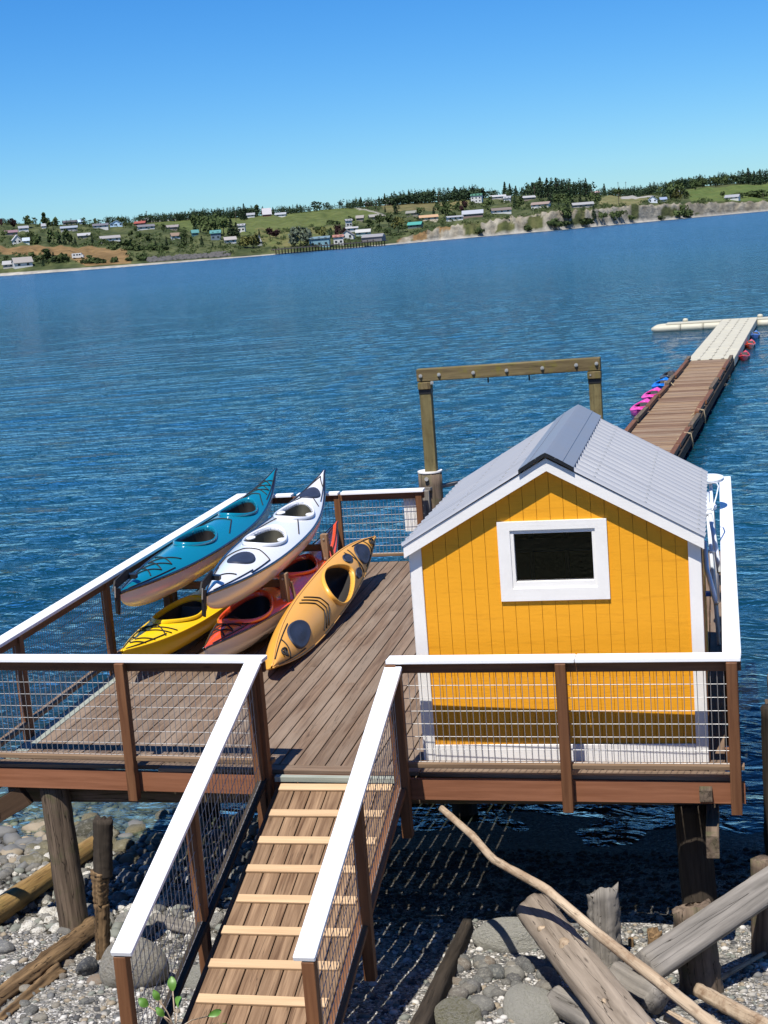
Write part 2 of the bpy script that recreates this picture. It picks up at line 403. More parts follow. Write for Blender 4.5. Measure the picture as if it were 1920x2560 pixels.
# the rest of the bay, flat, outside the finely waved sheet
x0a, x1a = GX[:,0], GX[:,-1]
ring_v = []; ring_f = []
n = len(wy); q = np.arange(0, n, 8).tolist()+[n-1]
for side, xe, far in ((0, x0a, -6000.0), (1, x1a, 6000.0)):
    b0 = len(ring_v)
    for i in q: ring_v += [(xe[i], wy[i], WZ), (far, wy[i], WZ)]
    for k in range(len(q)-1):
        f_ = (b0+2*k, b0+2*k+2, b0+2*k+3, b0+2*k+1); ring_f.append(f_ if side == 0 else f_[::-1])
b0 = len(ring_v); ring_v += [(-6000, wy[-1], WZ-.01), (6000, wy[-1], WZ-.01), (6000, 9000, WZ-.01), (-6000, 9000, WZ-.01)]; ring_f.append((b0,b0+1,b0+2,b0+3))
me = npmesh('water_far', ring_v, ring_f, WATER, False)
fattr(me, 'wdepth', np.full(len(ring_v), 10.0)); fattr(me, 'calm', np.ones(len(ring_v)))
tag(obj('water', me), kind='structure')

# ------------------------------------------------------------------ SETTING: far shore
PX = np.array([-1800,-500,-60,0,150,300,450,640,800,960,1040,1100,1200,1377,1446,1594,1742,1920,2000,2500.,3500.])
P_ys = np.array([829,726,691,686,675.5,665,654,640,627,613,605,600,591.5,576,570,556,542,527,520,478.,398.])
P_yb = np.array([806,705,672,668,662,655,646,632,619,603,588,571,558,531,528,513,510,505,499,452.,372.])
P_yk = np.array([702,600,562,557,562,557,550,540,525,513,507,504,495,484,486,489,466,452,448,410.,330.])
P_d0 = np.array([1150,900,835,825,800,785,788,800,825,862,890,925,955,1010,1050,1150,1270,1430,1480,1700.,2200.])
fx = lambda a, x: np.interp(x, PX, a)
T_END = 620.0
def prof(x, t):
    """pixel row of the land at column x, t metres inland"""
    ys, yb, yk = fx(P_ys, x)+1.0, fx(P_yb, x), fx(P_yk, x)
    bl = np.clip((x-960)/100, 0, 1); ts = 7+0*x; tb = 30-12*bl
    a = np.clip(t/ts, 0, 1); b = np.clip((t-ts)/(tb-ts), 0, 1); c = np.clip((t-tb)/(T_END-tb), 0, 1)
    ysand = ys-2.6
    return np.where(t < ts, ys+(ysand-ys)*a, np.where(t < tb, ysand+(yb-ysand)*b**.8, yb+(yk-yb)*c**.62))
def far_pos(x, y, D):
    d = CF[None,:]+CR[None,:]*((np.atleast_1d(x)-960)/FPX)[:,None]-CU[None,:]*((np.atleast_1d(y)-1280)/FPX)[:,None]
    return CAM[None,:]+d*(np.atleast_1d(D)/np.hypot(d[:,0], d[:,1]))[:,None]
def land_noise(x, t): return (vnoise(x*2.1, t*1.0, 40, 11)-.5)*3.0*np.clip((t-45)/80, 0, 1)*np.clip((T_END-t)/100, .15, 1)
def on_land(x, y):
    """pixel -> (position on the far land, metres per photo pixel)"""
    ts = np.concatenate([np.linspace(0,40,81), np.linspace(41,T_END,400)]); py = prof(np.full_like(ts, x), ts)
    i = int(np.argmin(np.abs(py-y))); t = ts[i]; D = float(fx(P_d0, x))+t
    p = far_pos(x, py[i], D)[0]; p[2] += float(land_noise(np.array([x]), np.array([t]))[0])
    return Vector(p), D/FPX
tx = np.concatenate([np.arange(-1800, -500, 13.0), np.arange(-500, 2501, 5.0), np.arange(2513, 3500, 13.0)]); tt = np.concatenate([[-6,-2], np.arange(0,44,2.2), np.linspace(46,T_END,70), [T_END+60, T_END+200, T_END+600]])
TX, TT = np.meshgrid(tx, tt)
PY = prof(TX, np.clip(TT, 0, T_END)); D = fx(P_d0, TX)+TT
FP = far_pos(TX.ravel(), PY.ravel(), D.ravel()); zz = FP[:,2].reshape(TX.shape)
nz = land_noise(TX, TT)
blf = np.clip((TX-960)/100, 0, 1)*np.clip((TT-6)/6, 0, 1)*np.clip((26-TT)/6, 0, 1)
zz = zz+nz+blf*((vnoise(TX*3, TT*4, 22, 4)-.5)*3.5+(vnoise(TX*3, TT*4, 9, 8)-.5)*1.5)
zz = np.where(TT < 0, WZ-1.5, zz); zz = np.where(TT > T_END+30, zz-(TT-T_END)*.12, zz)
FP[:,2] = zz.ravel()
def inpoly(x, y, poly):
    r = np.zeros(x.shape, bool); j = len(poly)-1
    for i in range(len(poly)):
        (xi, yi), (xj, yj) = poly[i], poly[j]
        r ^= ((yi > y) != (yj > y)) & (x < (xj-xi)*(y-yi)/(yj-yi+1e-9)+xi); j = i
    return r
c1 = lambda *p: [(a*.3858, 380+b*.3858) for a, b in p]
c2 = lambda *p: [(560+a*.3858, 400+b*.3858) for a, b in p]
c3 = lambda *p: [(1100+a*.4943, 400+b*.4943) for a, b in p]
Cc = np.zeros(TX.shape+(3,)); n1 = vnoise(TX, TT, 30, 21); n2 = vnoise(TX, TT, 9, 22)
def lay(mask, a, b):
    f = np.clip(.5+(n1-.5)*.9+(n2-.5)*.7, 0, 1)[...,None]; Cc[mask] = (np.array(a)*(1-f)+np.array(b)*f)[mask]
lay(np.ones(TX.shape, bool), (.028,.042,.014), (.090,.100,.040))
lay(inpoly(TX, PY, c1((940,455),(1380,425),(1700,408),(1700,540),(1250,510),(1020,470)) ), (.072,.095,.028), (.095,.115,.036))
lay(inpoly(TX, PY, c2((-100,365),(420,322),(850,305),(1010,355),(900,400),(600,432),(80,460),(-100,470))), (.075,.098,.028), (.100,.118,.038))
lay(inpoly(TX, PY, c2((200,450),(760,435),(500,560),(250,560))), (.08,.10,.03), (.14,.13,.05))
lay(inpoly(TX, PY, c1((0,612),(520,612),(820,640),(850,720),(560,740),(460,690),(340,665),(0,665))), (.13,.085,.035), (.21,.135,.06))
lay(inpoly(TX, PY, c2((1000,275),(1400,275),(1500,330),(1050,340))), (.15,.125,.055), (.10,.10,.04))
lay(inpoly(TX, PY, c3((820,185),(1100,180),(1000,228),(800,232))), (.17,.15,.07), (.11,.12,.045))
lay(inpoly(TX, PY, c3((1240,150),(1700,118),(1700,208),(1270,208))), (.07,.105,.028), (.10,.125,.035))
lay(inpoly(TX, PY, c3((30,205),(150,205),(140,240),(60,250))), (.17,.14,.06), (.12,.12,.045))
lay(inpoly(TX, PY, c2((838,308),(870,310),(1010,348),(1085,368),(1070,378),(985,352))), (.24,.23,.20), (.30,.28,.24))
lay(inpoly(TX, PY, c3((915,186),(1090,180),(1095,188),(1000,198),(920,196))), (.26,.25,.23), (.30,.29,.26))
lay((TT < 8), (.25,.235,.205), (.34,.32,.28))
bm = (TT >= 8) & (TT < 21) & (TX > 990)
lay(bm, (.165,.142,.10), (.285,.262,.21))
lay(bm & (vnoise(TX*1.0, TT*.6, 26, 31) > .70), (.045,.06,.02), (.10,.10,.04))
lay(bm & (TX < 1130) & (vnoise(TX, TT, 30, 35) > .4), (.15,.09,.04), (.22,.15,.07))
def landm():
    m = Mat('far_land'); c = m.n('Attribute', attribute_name='cover').outputs['Color']; pos = m.n('NewGeometry').outputs['Position']
    n = m.noise(m.mapping(pos, (1,1,2.5)), .12, 5, .65); c = m.mix(.75, c, m.mix(1.0, c, m.ramp(n, [(.3,.55),(.7,1.45)]), 'MULTIPLY'))
    return m.surf(c, .95, m.bump(n, .6, 2.0), spec=.1)
me = npmesh('far_shore', FP, gridfaces(len(tt), len(tx)), landm(), True)
ca = me.attributes.new('cover', 'FLOAT_COLOR', 'POINT'); ca.data.foreach_set('color', np.concatenate([Cc, np.ones(TX.shape+(1,))], -1).astype(np.float32).ravel())
tag(obj('far_shore', me), kind='structure')
# ------------------------------------------------------------------ THINGS: deck on pilings
YC = lambda x: float(np.interp(x, [-8.6,-6.7,-4.06,-2.95,0], [.75,.615,.435,.345,.275]))                      # centre line of the front rail cap (deck front is a little out of square)
DX0, DX1, DYB = -6.86, -.12, 9.05
deck = thing('wooden_deck', (-3.5, 4.5, 0), 'weathered brown plank deck on pilings carrying the yellow shed and kayaks', 'deck')
pitch = .1455; nb = int((DX1-DX0-.02)/pitch)
for i in range(nb):
    x = DX0+.16+pitch*(i+.5)-pitch
    y0 = YC(x)+.20; y1 = DYB-.03; cut = [y0, rnd.choice([3.1, 3.7, 4.9, 5.5, 6.1])+rnd.uniform(-.02,.02), y1]
    m_ = EDGEW if i == 0 else DECKW
    for a, b in zip(cut[:-1], cut[1:]):
        beam('plank', (x, a+.002, -.019+rnd.uniform(-.0015,.0015)), (x, b-.002, -.019+rnd.uniform(-.0015,.0015)), .1345, .036, m_, deck)
for a, b in ((-6.95, -5.2), (-5.2, -2.75), (-2.75, -.05)):
    beam('border_plank', (a+.003, YC((a+b)/2)+.04-.04*(a-(a+b)/2)+.08, -.019), (b-.003, YC((a+b)/2)+.04-.04*(b-(a+b)/2)+.08, -.019), .13, .037, DECKW, deck)
for a, b in ((-7.02, -4.05), (-2.83, .0)):
    beam('rim_joist', (a, YC(a)+.045, -.135), (b, YC(b)+.045, -.135), .038, .19, RIMW, deck)
beam('rim_joist', (-4.05, YC(-4.05)+.07, -.135), (-2.83, YC(-2.83)+.07, -.135), .038, .19, RIMW, deck)
beam('rim_joist', (DX0-.03, .62, -.135), (DX0-.03, DYB, -.135), .038, .19, REDW, deck)
beam('rim_joist', (DX1+.03, .36, -.135), (DX1+.03, DYB, -.135), .038, .19, REDW, deck)
beam('rim_joist', (DX0, DYB, -.135), (DX1, DYB, -.135), .038, .19, REDW, deck)
for k in range(1, 15):
    beam('joist', (DX0, .55+.6*k, -.135), (DX1, .55+.6*k, -.135), .038, .19, REDW, deck)
for y in (1.0, 4.6, 8.3):
    beam('girder', (DX0-.05, y, -.36), (DX1+.08, y, -.36), .15, .25, REDW if y > 2 else PILEW, deck)
p = ony(*kp(0, 0), .9)
beam('knee_brace', (-7.9, .72, -1.02), (-6.62, .72, -.33), .09, .2, BRACEW, deck)
beam('old_beam_end', (-.32, .22, -.13), (-.32, .60, -.13), .105, .105, PILEW, deck)
beam('old_beam_end', (-.28, .16, -.55), (-.28, 1.2, -.55), .105, .20, PILEW, deck)

def log_mesh(name, L, r0, r1, mat, seed=1, bend=(), rough=.08, n=18, rings=26, squareness=0.0, splinter=0.0, slant=0.0):
    """tapered log along local x from 0 to L; bend = list of (t, dy, dz)"""
    rr = np.random.default_rng(seed); ts = np.linspace(0, 1, rings); an = np.arange(n)*2*math.pi/n
    lobes = rr.normal(0, rough, n); lobes = (lobes+np.roll(lobes,1))/1.4
    V = []
    bt = [0]+[b[0] for b in bend]+[1]; by = [0]+[b[1] for b in bend]+[0]; bz = [0]+[b[2] for b in bend]+[0]
    for t in ts:
        r = r0+(r1-r0)*t; cyy = np.interp(t, bt, by); czz = np.interp(t, bt, bz)
        loc = rr.normal(0, rough*.35, n)
        rad = r*(1+lobes+loc)
        if squareness:
            s4 = 1/np.maximum(np.abs(np.cos(an+.78)), np.abs(np.sin(an+.78))); rad = r*((1-squareness)+squareness*s4*.9)*(1+loc*.4+lobes*.2)
        xoff = np.zeros(n)
        if t == 1 and (splinter or slant): xoff = rr.uniform(-splinter, splinter, n)+slant*np.sign(np.cos(an+1.0))*np.abs(np.cos(an+1.0))**.4+slant*.4*np.sin(3*an)
        V.append(np.stack([t*L+xoff, cyy+rad*np.cos(an), czz+rad*np.sin(an)], -1))
    V = np.concatenate(V); F = []
    for i in range(rings-1):
        for k in range(n): F.append((i*n+k, i*n+(k+1) % n, (i+1)*n+(k+1) % n, (i+1)*n+k))
    c0 = len(V); V = np.vstack([V, [[-.01*r0, V[:n,1].mean(), V[:n,2].mean()]], [[L-.02*L*0-splinter*.5-slant*.3, V[-n:,1].mean(), V[-n:,2].mean()]]])
    for k in range(n):
        F.append((k, c0, (k+1) % n)); b = (rings-1)*n; F.append((b+k, b+(k+1) % n, c0+1))
    return mkmesh(name, V, F, mat, True)
def log(name, p0, p1, r0, r1, mat, parent=None, **kw):
    p0, p1 = Vector(p0), Vector(p1); x = p1-p0; L = x.length; x.normalize()
    up = Vector((0,0,1)) if abs(x.z) < .95 else Vector((0,1,0)); y = up.cross(x).normalized(); z = x.cross(y)
    M = Matrix.Translation(p0) @ Matrix((x, y, z)).transposed().to_4x4()
    return obj(name, log_mesh(name, L, r0, r1, mat, **kw), parent, M)
for i, (x, y, r, mt) in enumerate([(-6.36,.78,.135,PILEW), (-.47,1.0,.15,DARKPILE), (-6.3,4.6,.14,DARKPILE), (-3.2,4.6,.14,DARKPILE),
                                (-.6,4.6,.14,DARKPILE), (-6.3,8.3,.14,DARKPILE), (-3.2,8.3,.14,DARKPILE), (-.6,8.3,.14,DARKPILE)]):
    log('piling', (x+.08, y-.05, min(float(beach_z(x, y)), WZ)-.3), (x, y, -.24 if i == 0 else -.49), r*1.06, r*.95, mt, deck, seed=20+i, rough=.05)

# ------------------------------------------------------------------ railings
def wire_panel(parent, a, b, zlo, zhi, slope_vec=None, pitch_v=.054, nh=8, r=.0030):
    """welded wire between plan points a,b ; zlo/zhi = (z at a, z at b)"""
    mb = MB(); a, b = Vector((a[0], a[1], 0)), Vector((b[0], b[1], 0)); L = (b-a).length; d = (b-a)/L
    L3 = math.hypot(L, zlo[1]-zlo[0])
    def bar(p, q):
        p, q = Vector(p), Vector(q); mb.tube([p, q], r, 4, caps=False)
    for i in range(int(L/pitch_v)+1):
        t = min(1, i*pitch_v/L); c = a+d*L*t
        bar((c.x, c.y, zlo[0]+(zlo[1]-zlo[0])*t), (c.x, c.y, zhi[0]+(zhi[1]-zhi[0])*t))
    off = Vector((-d.y, d.x, 0))*r*1.6
    for k in range(nh):
        u = (k+.5)/nh if nh > 1 else .5; u = k/(nh-1)
        z0 = zlo[0]+(zhi[0]-zlo[0])*u; z1 = zlo[1]+(zhi[1]-zlo[1])*u
        bar((a.x+off.x, a.y+off.y, z0), (b.x+off.x, b.y+off.y, z1))
    return tag(mb.build('wire_mesh', STEEL, parent), kind='stuff')
def railing(name, label, a, b, posts, post_off, topz=1.057, mesh_off=0.0, caps=None, post_lo=-.28, cap_ext=(0,0), capmat=None, bottom=True, cw=.15):
    """flat railing along plan line a->b ; posts = params 0..1 ; post_off = sideways offset (left of direction)"""
    a, b = Vector((*a, 0)), Vector((*b, 0)); d = (b-a).normalized(); nrm = Vector((-d.y, d.x, 0)); L = (b-a).length
    t = thing(name, (a+b)/2, label, 'railing', 'railings round the deck and ramp')
    for (c0, c1) in (caps or [(0, 1)]):
        p = a+d*(L*c0-(cap_ext[0] if c0 == 0 else 0)); q = a+d*(L*c1+(cap_ext[1] if c1 == 1 else 0))
        beam('cap_rail', p+Vector((0,0,topz-.02)), q+Vector((0,0,topz-.02)), cw, .040, capmat or WHITE, t, c=.006)
    beam('top_rail', a+nrm*mesh_off+Vector((0,0,topz-.0875)), b+nrm*mesh_off+Vector((0,0,topz-.0875)), .040, .089, REDW, t)
    if bottom: beam('bottom_rail', a+nrm*mesh_off+Vector((0,0,.105)), b+nrm*mesh_off+Vector((0,0,.105)), .085, .040, RACKW, t)
    for u in posts:
        c = a+d*L*u+nrm*post_off; beam('post', c+Vector((0,0,post_lo)), c+Vector((0,0,topz-.042)), .088, .088, REDW, t, up=(d.x,d.y,0))
    us = sorted(set([0.0]+list(posts)+[1.0])); 
    for u0, u1 in zip(us[:-1], us[1:]):
        if u1-u0 < .03: continue
        p = a+d*L*u0+nrm*mesh_off+d*.02; q = a+d*L*u1+nrm*mesh_off-d*.02
        wire_panel(t, p, q, (.126, .126), (topz-.135, topz-.135))
    return t
railing('railing', 'white capped deck railing left of the ramp, in front of the kayaks', (-7.01, YC(-7.01)), (-4.06, YC(-4.06)), [.02, .538, .978], -.055)
railing('railing', 'white capped deck railing across the front of the yellow shed', (-2.94, YC(-2.94)), (-.0, YC(0)), [.015, .505, .975], -.055, caps=[(0,.545),(.5465,1)])
railing('railing', 'white capped side railing running behind the teal kayak over the water', (-6.935, YC(-6.9)+.08), (-6.935, 9.08), [.005, .10, .37, .62, .84, .99], .0, cap_ext=(0,.0))
railing('railing', 'white capped side railing along the right wall of the shed', (-.07, YC(0)+.08), (-.07, 8.87), [.005, .2, .4, .6, .8, .99], .0)
railing('railing', 'white capped end railing at the far edge behind the kayak bows', (-6.86, 8.98), (-4.22, 8.98), [.01, .52, .97], .0, caps=[(0,.27),(.30,.53),(.545,1)], topz=1.04)
sg = thing('notice_board', (-4.42, 9.03, .5), 'small blank white sheet fixed behind the far railing mesh', 'sign')
beam('sheet', (-4.42, 9.035, .42), (-4.42, 9.035, .92), .24, .012, TRIM, sg, up=(0,1,0), c=.002)
# ------------------------------------------------------------------ ramp down to the beach
SL = .277; RY0 = .40
rz = lambda y: -.075+SL*(y-RY0)
RB = -3.62
ramp = thing('boarding_ramp', (-3.49, -1.6, -.6), 'narrow plank ramp with pale cross cleats sloping from beach to deck', 'ramp')
sv = Vector((0, 1, SL)).normalized(); un = Vector((0, -SL, 1)).normalized()
for i in range(7):
    x = -3.995+.1475*(i+.5)
    beam('plank', (x, RB, rz(RB)-.019), (x, RY0, rz(RY0)-.019), .138, .036, RAMPW, ramp, up=un)
for i in range(11):
    y = .30-.3535*i
    if y < RB+.03: break
    beam('cleat', (-3.985+rnd.uniform(-.01,.01), y, rz(y)+.011), (-2.985+rnd.uniform(-.012,.012), y+rnd.uniform(-.008,.008), rz(y)+.011), .088, .020, CLEATW, ramp, up=un, c=.003)
for x in (-4.02, -2.945):
    beam('stringer', (x, RB-.05, rz(RB)-.125), (x, RY0, rz(RY0)-.125), .04, .19, REDW, ramp, up=un)
beam('threshold', (-4.05, .40, -.045), (-2.93, .36, -.045), .06, .05, EDGEW, ramp)
def ramp_rail(xc, label, s):
    t = thing('railing', (xc, -1.5, -.5), label, 'railing', 'railings round the deck and ramp')
    ct = lambda y: .012+.302*(y+3.03)
    ya, yb = -3.03, YC(xc)-.078
    beam('cap_rail', (xc, ya, ct(ya)-.02), (xc, yb, ct(yb)-.02), .15, .040, WHITE, t, up=un, c=.006)
    beam('top_rail', (xc, ya+.03, ct(ya+.03)-.088), (xc, yb, ct(yb)-.088), .04, .089, REDW, t, up=un)
    beam('bottom_rail', (xc, RB, rz(RB)+.05), (xc, yb, rz(yb)+.05), .085, .04, DARKPILE if s < 0 else REDW, t, up=un)
    for y in (ya+.05, -1.42, yb-.02):
        beam('post', (xc+s*.02, y, rz(y)-.40), (xc+s*.02, y, ct(y)-.06), .088, .088, REDW, t, up=(0,1,0))
    for y0, y1 in ((ya+.09, -1.46), (-1.38, yb-.02)):
        wire_panel(t, (xc, y0), (xc, y1), (rz(y0)+.075, rz(y1)+.075), (ct(y0)-.14, ct(y1)-.14), pitch_v=.075, nh=7, r=.0028)
ramp_rail(-4.15, 'sloping white capped ramp railing beside the driftwood stumps', -1)
ramp_rail(-2.875, 'sloping white capped ramp railing beside the dark gap under the shed', 1)

# ------------------------------------------------------------------ yellow shed
SX0, SX1, SY0, SY1 = -2.735, -.300, .68, 3.73; SXC = (SX0+SX1)/2; EAVE, APEX = 1.925, 2.605
shed = thing('shed', (SXC, SY0, 0), 'yellow gabled shed with white trim and corrugated metal roof on the deck', 'shed')
gz = lambda x: APEX-(APEX-EAVE)*abs(x-SXC)/(SX1-SXC)
def wall_board(x0, x1, z0, z1f, y, out, parent, name='siding_board'):
    """vertical board on plane y, facing -y when out=-1 ; z1f top as function or number"""
    top = (lambda x: z1f) if not callable(z1f) else z1f
    g = .0018; xs_ = [x0+g, x1-g]
    if callable(z1f) and x0 < SXC < x1: xs_ = [x0+g, SXC, x1-g]
    poly = [(xs_[0], y, z0)]+[(xs_[-1], y, z0)]+[(x, y, top(x)) for x in reversed(xs_)]
    mb = MB(); mb.prism(poly, (0, -out*.011, 0)); return mb.build(name, SIDING, parent)
wall = obj('wall', mkmesh('wall', [(SX0,SY0+.014,0),(SX1,SY0+.014,0),(SX1,SY0+.014,EAVE),(SXC,SY0+.014,APEX),(SX0,SY0+.014,EAVE)], [(0,1,2,3,4)], SIDEBACK), shed)
# front backing has a window opening: rebuild as strips
WXa, WXb, WZa, WZb = -1.905, -1.115, 1.53, 2.08
mb = MB()
for (xa, xb, za, zb) in ((SX0,WXa,0,None),(WXb,SX1,0,None),(WXa,WXb,0,WZa),(WXa,WXb,WZb,None)):
    if zb is None:
        xx = [xa, xb] if not (xa < SXC < xb) else [xa, SXC, xb]
        poly = [(xa,SY0+.012,za),(xb,SY0+.012,za)]+[(x,SY0+.012,gz(x)-.01) for x in reversed(xx)]
    else: poly = [(xa,SY0+.012,za),(xb,SY0+.012,za),(xb,SY0+.012,zb),(xa,SY0+.012,zb)]
    mb.prism(poly, (0,.05,0))
for x in (SX0+.012, SX1-.062): mb.box((x, SY0+.063, 0), (x+.05, SY1-.06, EAVE-.03))
mb.prism([(SX0+.012,SY1-.06,0),(SX1-.012,SY1-.06,0),(SX1-.012,SY1-.06,EAVE-.03),(SXC,SY1-.06,APEX-.03),(SX0+.012,SY1-.06,EAVE-.03)], (0,.05,0))
bpy.data.objects.remove(wall, do_unlink=True)
wall = mb.build('wall', SIDEBACK, shed)
nbd = 20; bw = (SX1-SX0-.16)/nbd
for i in range(nbd):
    xa = SX0+.08+i*bw; xb = xa+bw; zb = .14
    if xb > WXa and xa < WXb:
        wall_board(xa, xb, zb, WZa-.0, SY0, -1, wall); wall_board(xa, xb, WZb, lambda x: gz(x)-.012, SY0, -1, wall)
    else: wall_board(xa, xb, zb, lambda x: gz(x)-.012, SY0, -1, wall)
for xw, s in ((SX0, -1), (SX1, 1)):
    for i in range(24):
        ya = SY0+.09+i*.119
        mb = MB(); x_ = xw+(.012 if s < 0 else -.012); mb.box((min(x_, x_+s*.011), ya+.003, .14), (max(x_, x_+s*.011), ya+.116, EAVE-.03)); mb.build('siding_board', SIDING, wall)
# white trim
ct_ = .022
for xa, xb in ((SX0-.012, SX0+.092), (SX1-.092, SX1+.012)):
    beam('corner_board', ((xa+xb)/2, SY0-.012, .0), ((xa+xb)/2, SY0-.012, EAVE+.02), xb-xa, ct_, TRIM, shed, up=(0,1,0))
for x_ in (SX0-.012, SX1+.012):
    beam('corner_board', (x_, SY0+.045, .0), (x_, SY0+.045, EAVE-.03), .088, .02, REDW if x_ > -1 else TRIM, shed, up=(1,0,0))
beam('base_board', (SX0+.094, SY0-.010, .08), (SX1-.094, SY0-.010, .08), .018, .17, TRIM, shed)
RYA, RYB = SY0-.115, SY1+.06
slope = Vector((SX1-SXC, 0, EAVE-APEX)).normalized(); eo = .042
ex = SX1+eo; ez = gz(SX1)-(APEX-EAVE)/(SX1-SXC)*eo
for s in (-1, 1):
    apx = Vector((SXC, RYA+.012, APEX+.075)); e = Vector((SXC+s*(ex-SXC), RYA+.012, ez+.075)); dn = Vector((0,0,-.105))
    mb = MB(); mb.prism([apx, e, e+dn, apx+dn] if s > 0 else [e, apx, apx+dn, e+dn], (0,.022,0)); mb.build('rake_fascia', TRIM, shed)
    mb = MB(); a2 = Vector((SXC, RYA+.036, APEX+.03)); e2 = Vector((SXC+s*(ex-SXC)*.995, RYA+.036, ez+.03)); d2 = Vector((0,0,-.03))
    mb.prism([a2, e2, e2+d2, a2+d2] if s > 0 else [e2, a2, a2+d2, e2+d2], (0, .07, 0)); mb.build('soffit', TRIM, shed)
    beam('rafter', (SXC, SY0+.2, APEX-.06), (SXC+s*(SX1-SXC), SY0+.2, EAVE-.06), .04, .09, INTERW, shed)
    beam('eave_board', (SXC+s*(ex-SXC-.01), RYA+.02, ez+.01), (SXC+s*(ex-SXC-.01), RYB, ez+.01), .02, .09, TRIM, shed)
    # corrugated sheets: four per slope
    nrib = 17; Ltot = RYB-RYA; nsheet = 4
    for k in range(nsheet):
        ya = RYA+Ltot*k/nsheet-(.03 if k else 0); yb = RYA+Ltot*(k+1)/nsheet
        yy = np.arange(ya, yb+1e-6, .0125); yy = np.append(yy, yb)
        ph = 2*math.pi*(yy-RYA)/(Ltot/nrib); hh = .027*np.sin(ph)+.004*np.sin(2*ph)+(.0015 if k % 2 else 0)
        nu = Vector((-s*slope.z*-1, 0, slope.x)).normalized() if False else Vector((s*abs(slope.z), 0, abs(slope.x)))
        V = []
        for t in (0.0, 1.0):
            for yv, h in zip(yy, hh):
                base = Vector((SXC, yv, APEX+.092)).lerp(Vector((SXC+s*(ex+.008-SXC), yv, ez+.075)), t); V.append(base+nu*float(h))
        nn = len(yy); F = [(i, i+1, nn+i+1, nn+i) if s < 0 else (i, nn+i, nn+i+1, i+1) for i in range(nn-1)]
        obj('roof_sheet', mkmesh('roof_sheet', V, F, ROOFM, True), shed)
    mb = MB()
    for t in (.30, .62, .95):
        for k in range(17):
            yv = RYA+Ltot*(k+.25)/17; c = Vector((SXC, yv, APEX+.092)).lerp(Vector((SXC+s*(ex+.008-SXC), yv, ez+.075)), t)+nu*.024; mb.tube([c, c+nu*.008], .011, 6)
    tag(mb.build('roof_screws', BOLT, shed), kind='stuff')
# ridge cap with folds
cap = []; rw = .23
prof_ = [(-rw, -.125), (-rw*.45, -.048), (-rw*.12, -.006), (0, .006), (rw*.12, -.006), (rw*.45, -.048), (rw, -.125)]
V = []
for y in (RYA-.02, RYB+.01):
    for (dx, dz) in prof_: V.append((SXC+dx, y, APEX+.122+dz))
n = len(prof_); F = [(i, i+1, n+i+1, n+i) for i in range(n-1)]
rc = obj('ridge_cap', mkmesh('ridge_cap', V, F, RIDGEM), shed)
mb = MB()
for i in range(n-1):
    (a, za), (b, zb) = prof_[i], prof_[i+1]; y = RYA-.019
    mb.prism([(SXC+a, y, APEX+.118+za), (SXC+b, y, APEX+.118+zb), (SXC+b, y, APEX+.088+zb), (SXC+a, y, APEX+.088+za)], (0,.02,0))
mb.build('closure_strip', BLACKP, rc)
for s in (-1, 1):
    mb = MB()
    for k in range(17):
        yv = RYA+(RYB-RYA)*(k+.75)/17; xx = SXC+s*(rw-.004); z0 = APEX+.092-(rw)*.557
        mb.box((min(xx, xx-s*.02), yv-.05, z0-.02), (max(xx, xx-s*.02), yv+.05, z0+.026))
    mb.build('closure_strip', BLACKP, rc)
    for k in (.36, .62):
        mb = MB(); mb.tube([(SXC+s*rw*k, RYA-.02, APEX+.124-.048*(k/.45)*.98-.006), (SXC+s*rw*k, RYB, APEX+.124-.048*(k/.45)*.98-.006)], .004, 5); mb.build('fold', RIDGEM, rc)
# window
win = obj('window', mkmesh('pane', [(-1.84,SY0+.035,1.61),(-1.175,SY0+.035,1.61),(-1.175,SY0+.035,2.035),(-1.84,SY0+.035,2.035)], [(0,1,2,3)], GLASS), shed)
win.name = 'window'; W['window'] = W[win.name] if win.name in W else Matrix.Identity(4)
o_, i_ = (-1.973,-1.050,1.449,2.139), (-1.868,-1.150,1.556,2.064)
cs = lambda b: [(b[0],b[2]),(b[1],b[2]),(b[1],b[3]),(b[0],b[3])]
O_, I_ = cs(o_), cs(i_)
for k in range(4):
    a, b, c, d = O_[k], O_[(k+1) % 4], I_[(k+1) % 4], I_[k]; mb = MB()
    mb.prism([(p[0], SY0-.024, p[1]) for p in (a, b, c, d)], (0,.024,0)); mb.build('casing', TRIM, win)
o2, i2 = cs((-1.874,-1.144,1.55,2.07)), cs((-1.838,-1.178,1.612,2.032))
for k in range(4):
    a, b, c, d = o2[k], o2[(k+1) % 4], i2[(k+1) % 4], i2[k]; mb = MB()
    mb.prism([(p[0], SY0-.008, p[1]) for p in (a, b, c, d)], (0,.075,0)); mb.build('sash', TRIM, win)
# inside: floor and shelf things seen dimly through the pane
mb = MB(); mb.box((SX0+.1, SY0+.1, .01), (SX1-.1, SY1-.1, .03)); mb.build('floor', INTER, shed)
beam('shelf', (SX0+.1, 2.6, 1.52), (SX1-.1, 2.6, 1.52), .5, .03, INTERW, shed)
for x in np.linspace(SX0+.3, SX1-.3, 6):
    beam('stud', (x, SY1-.1, .05), (x, SY1-.1, 2.0), .04, .09, INTERW, shed, up=(0,1,0))

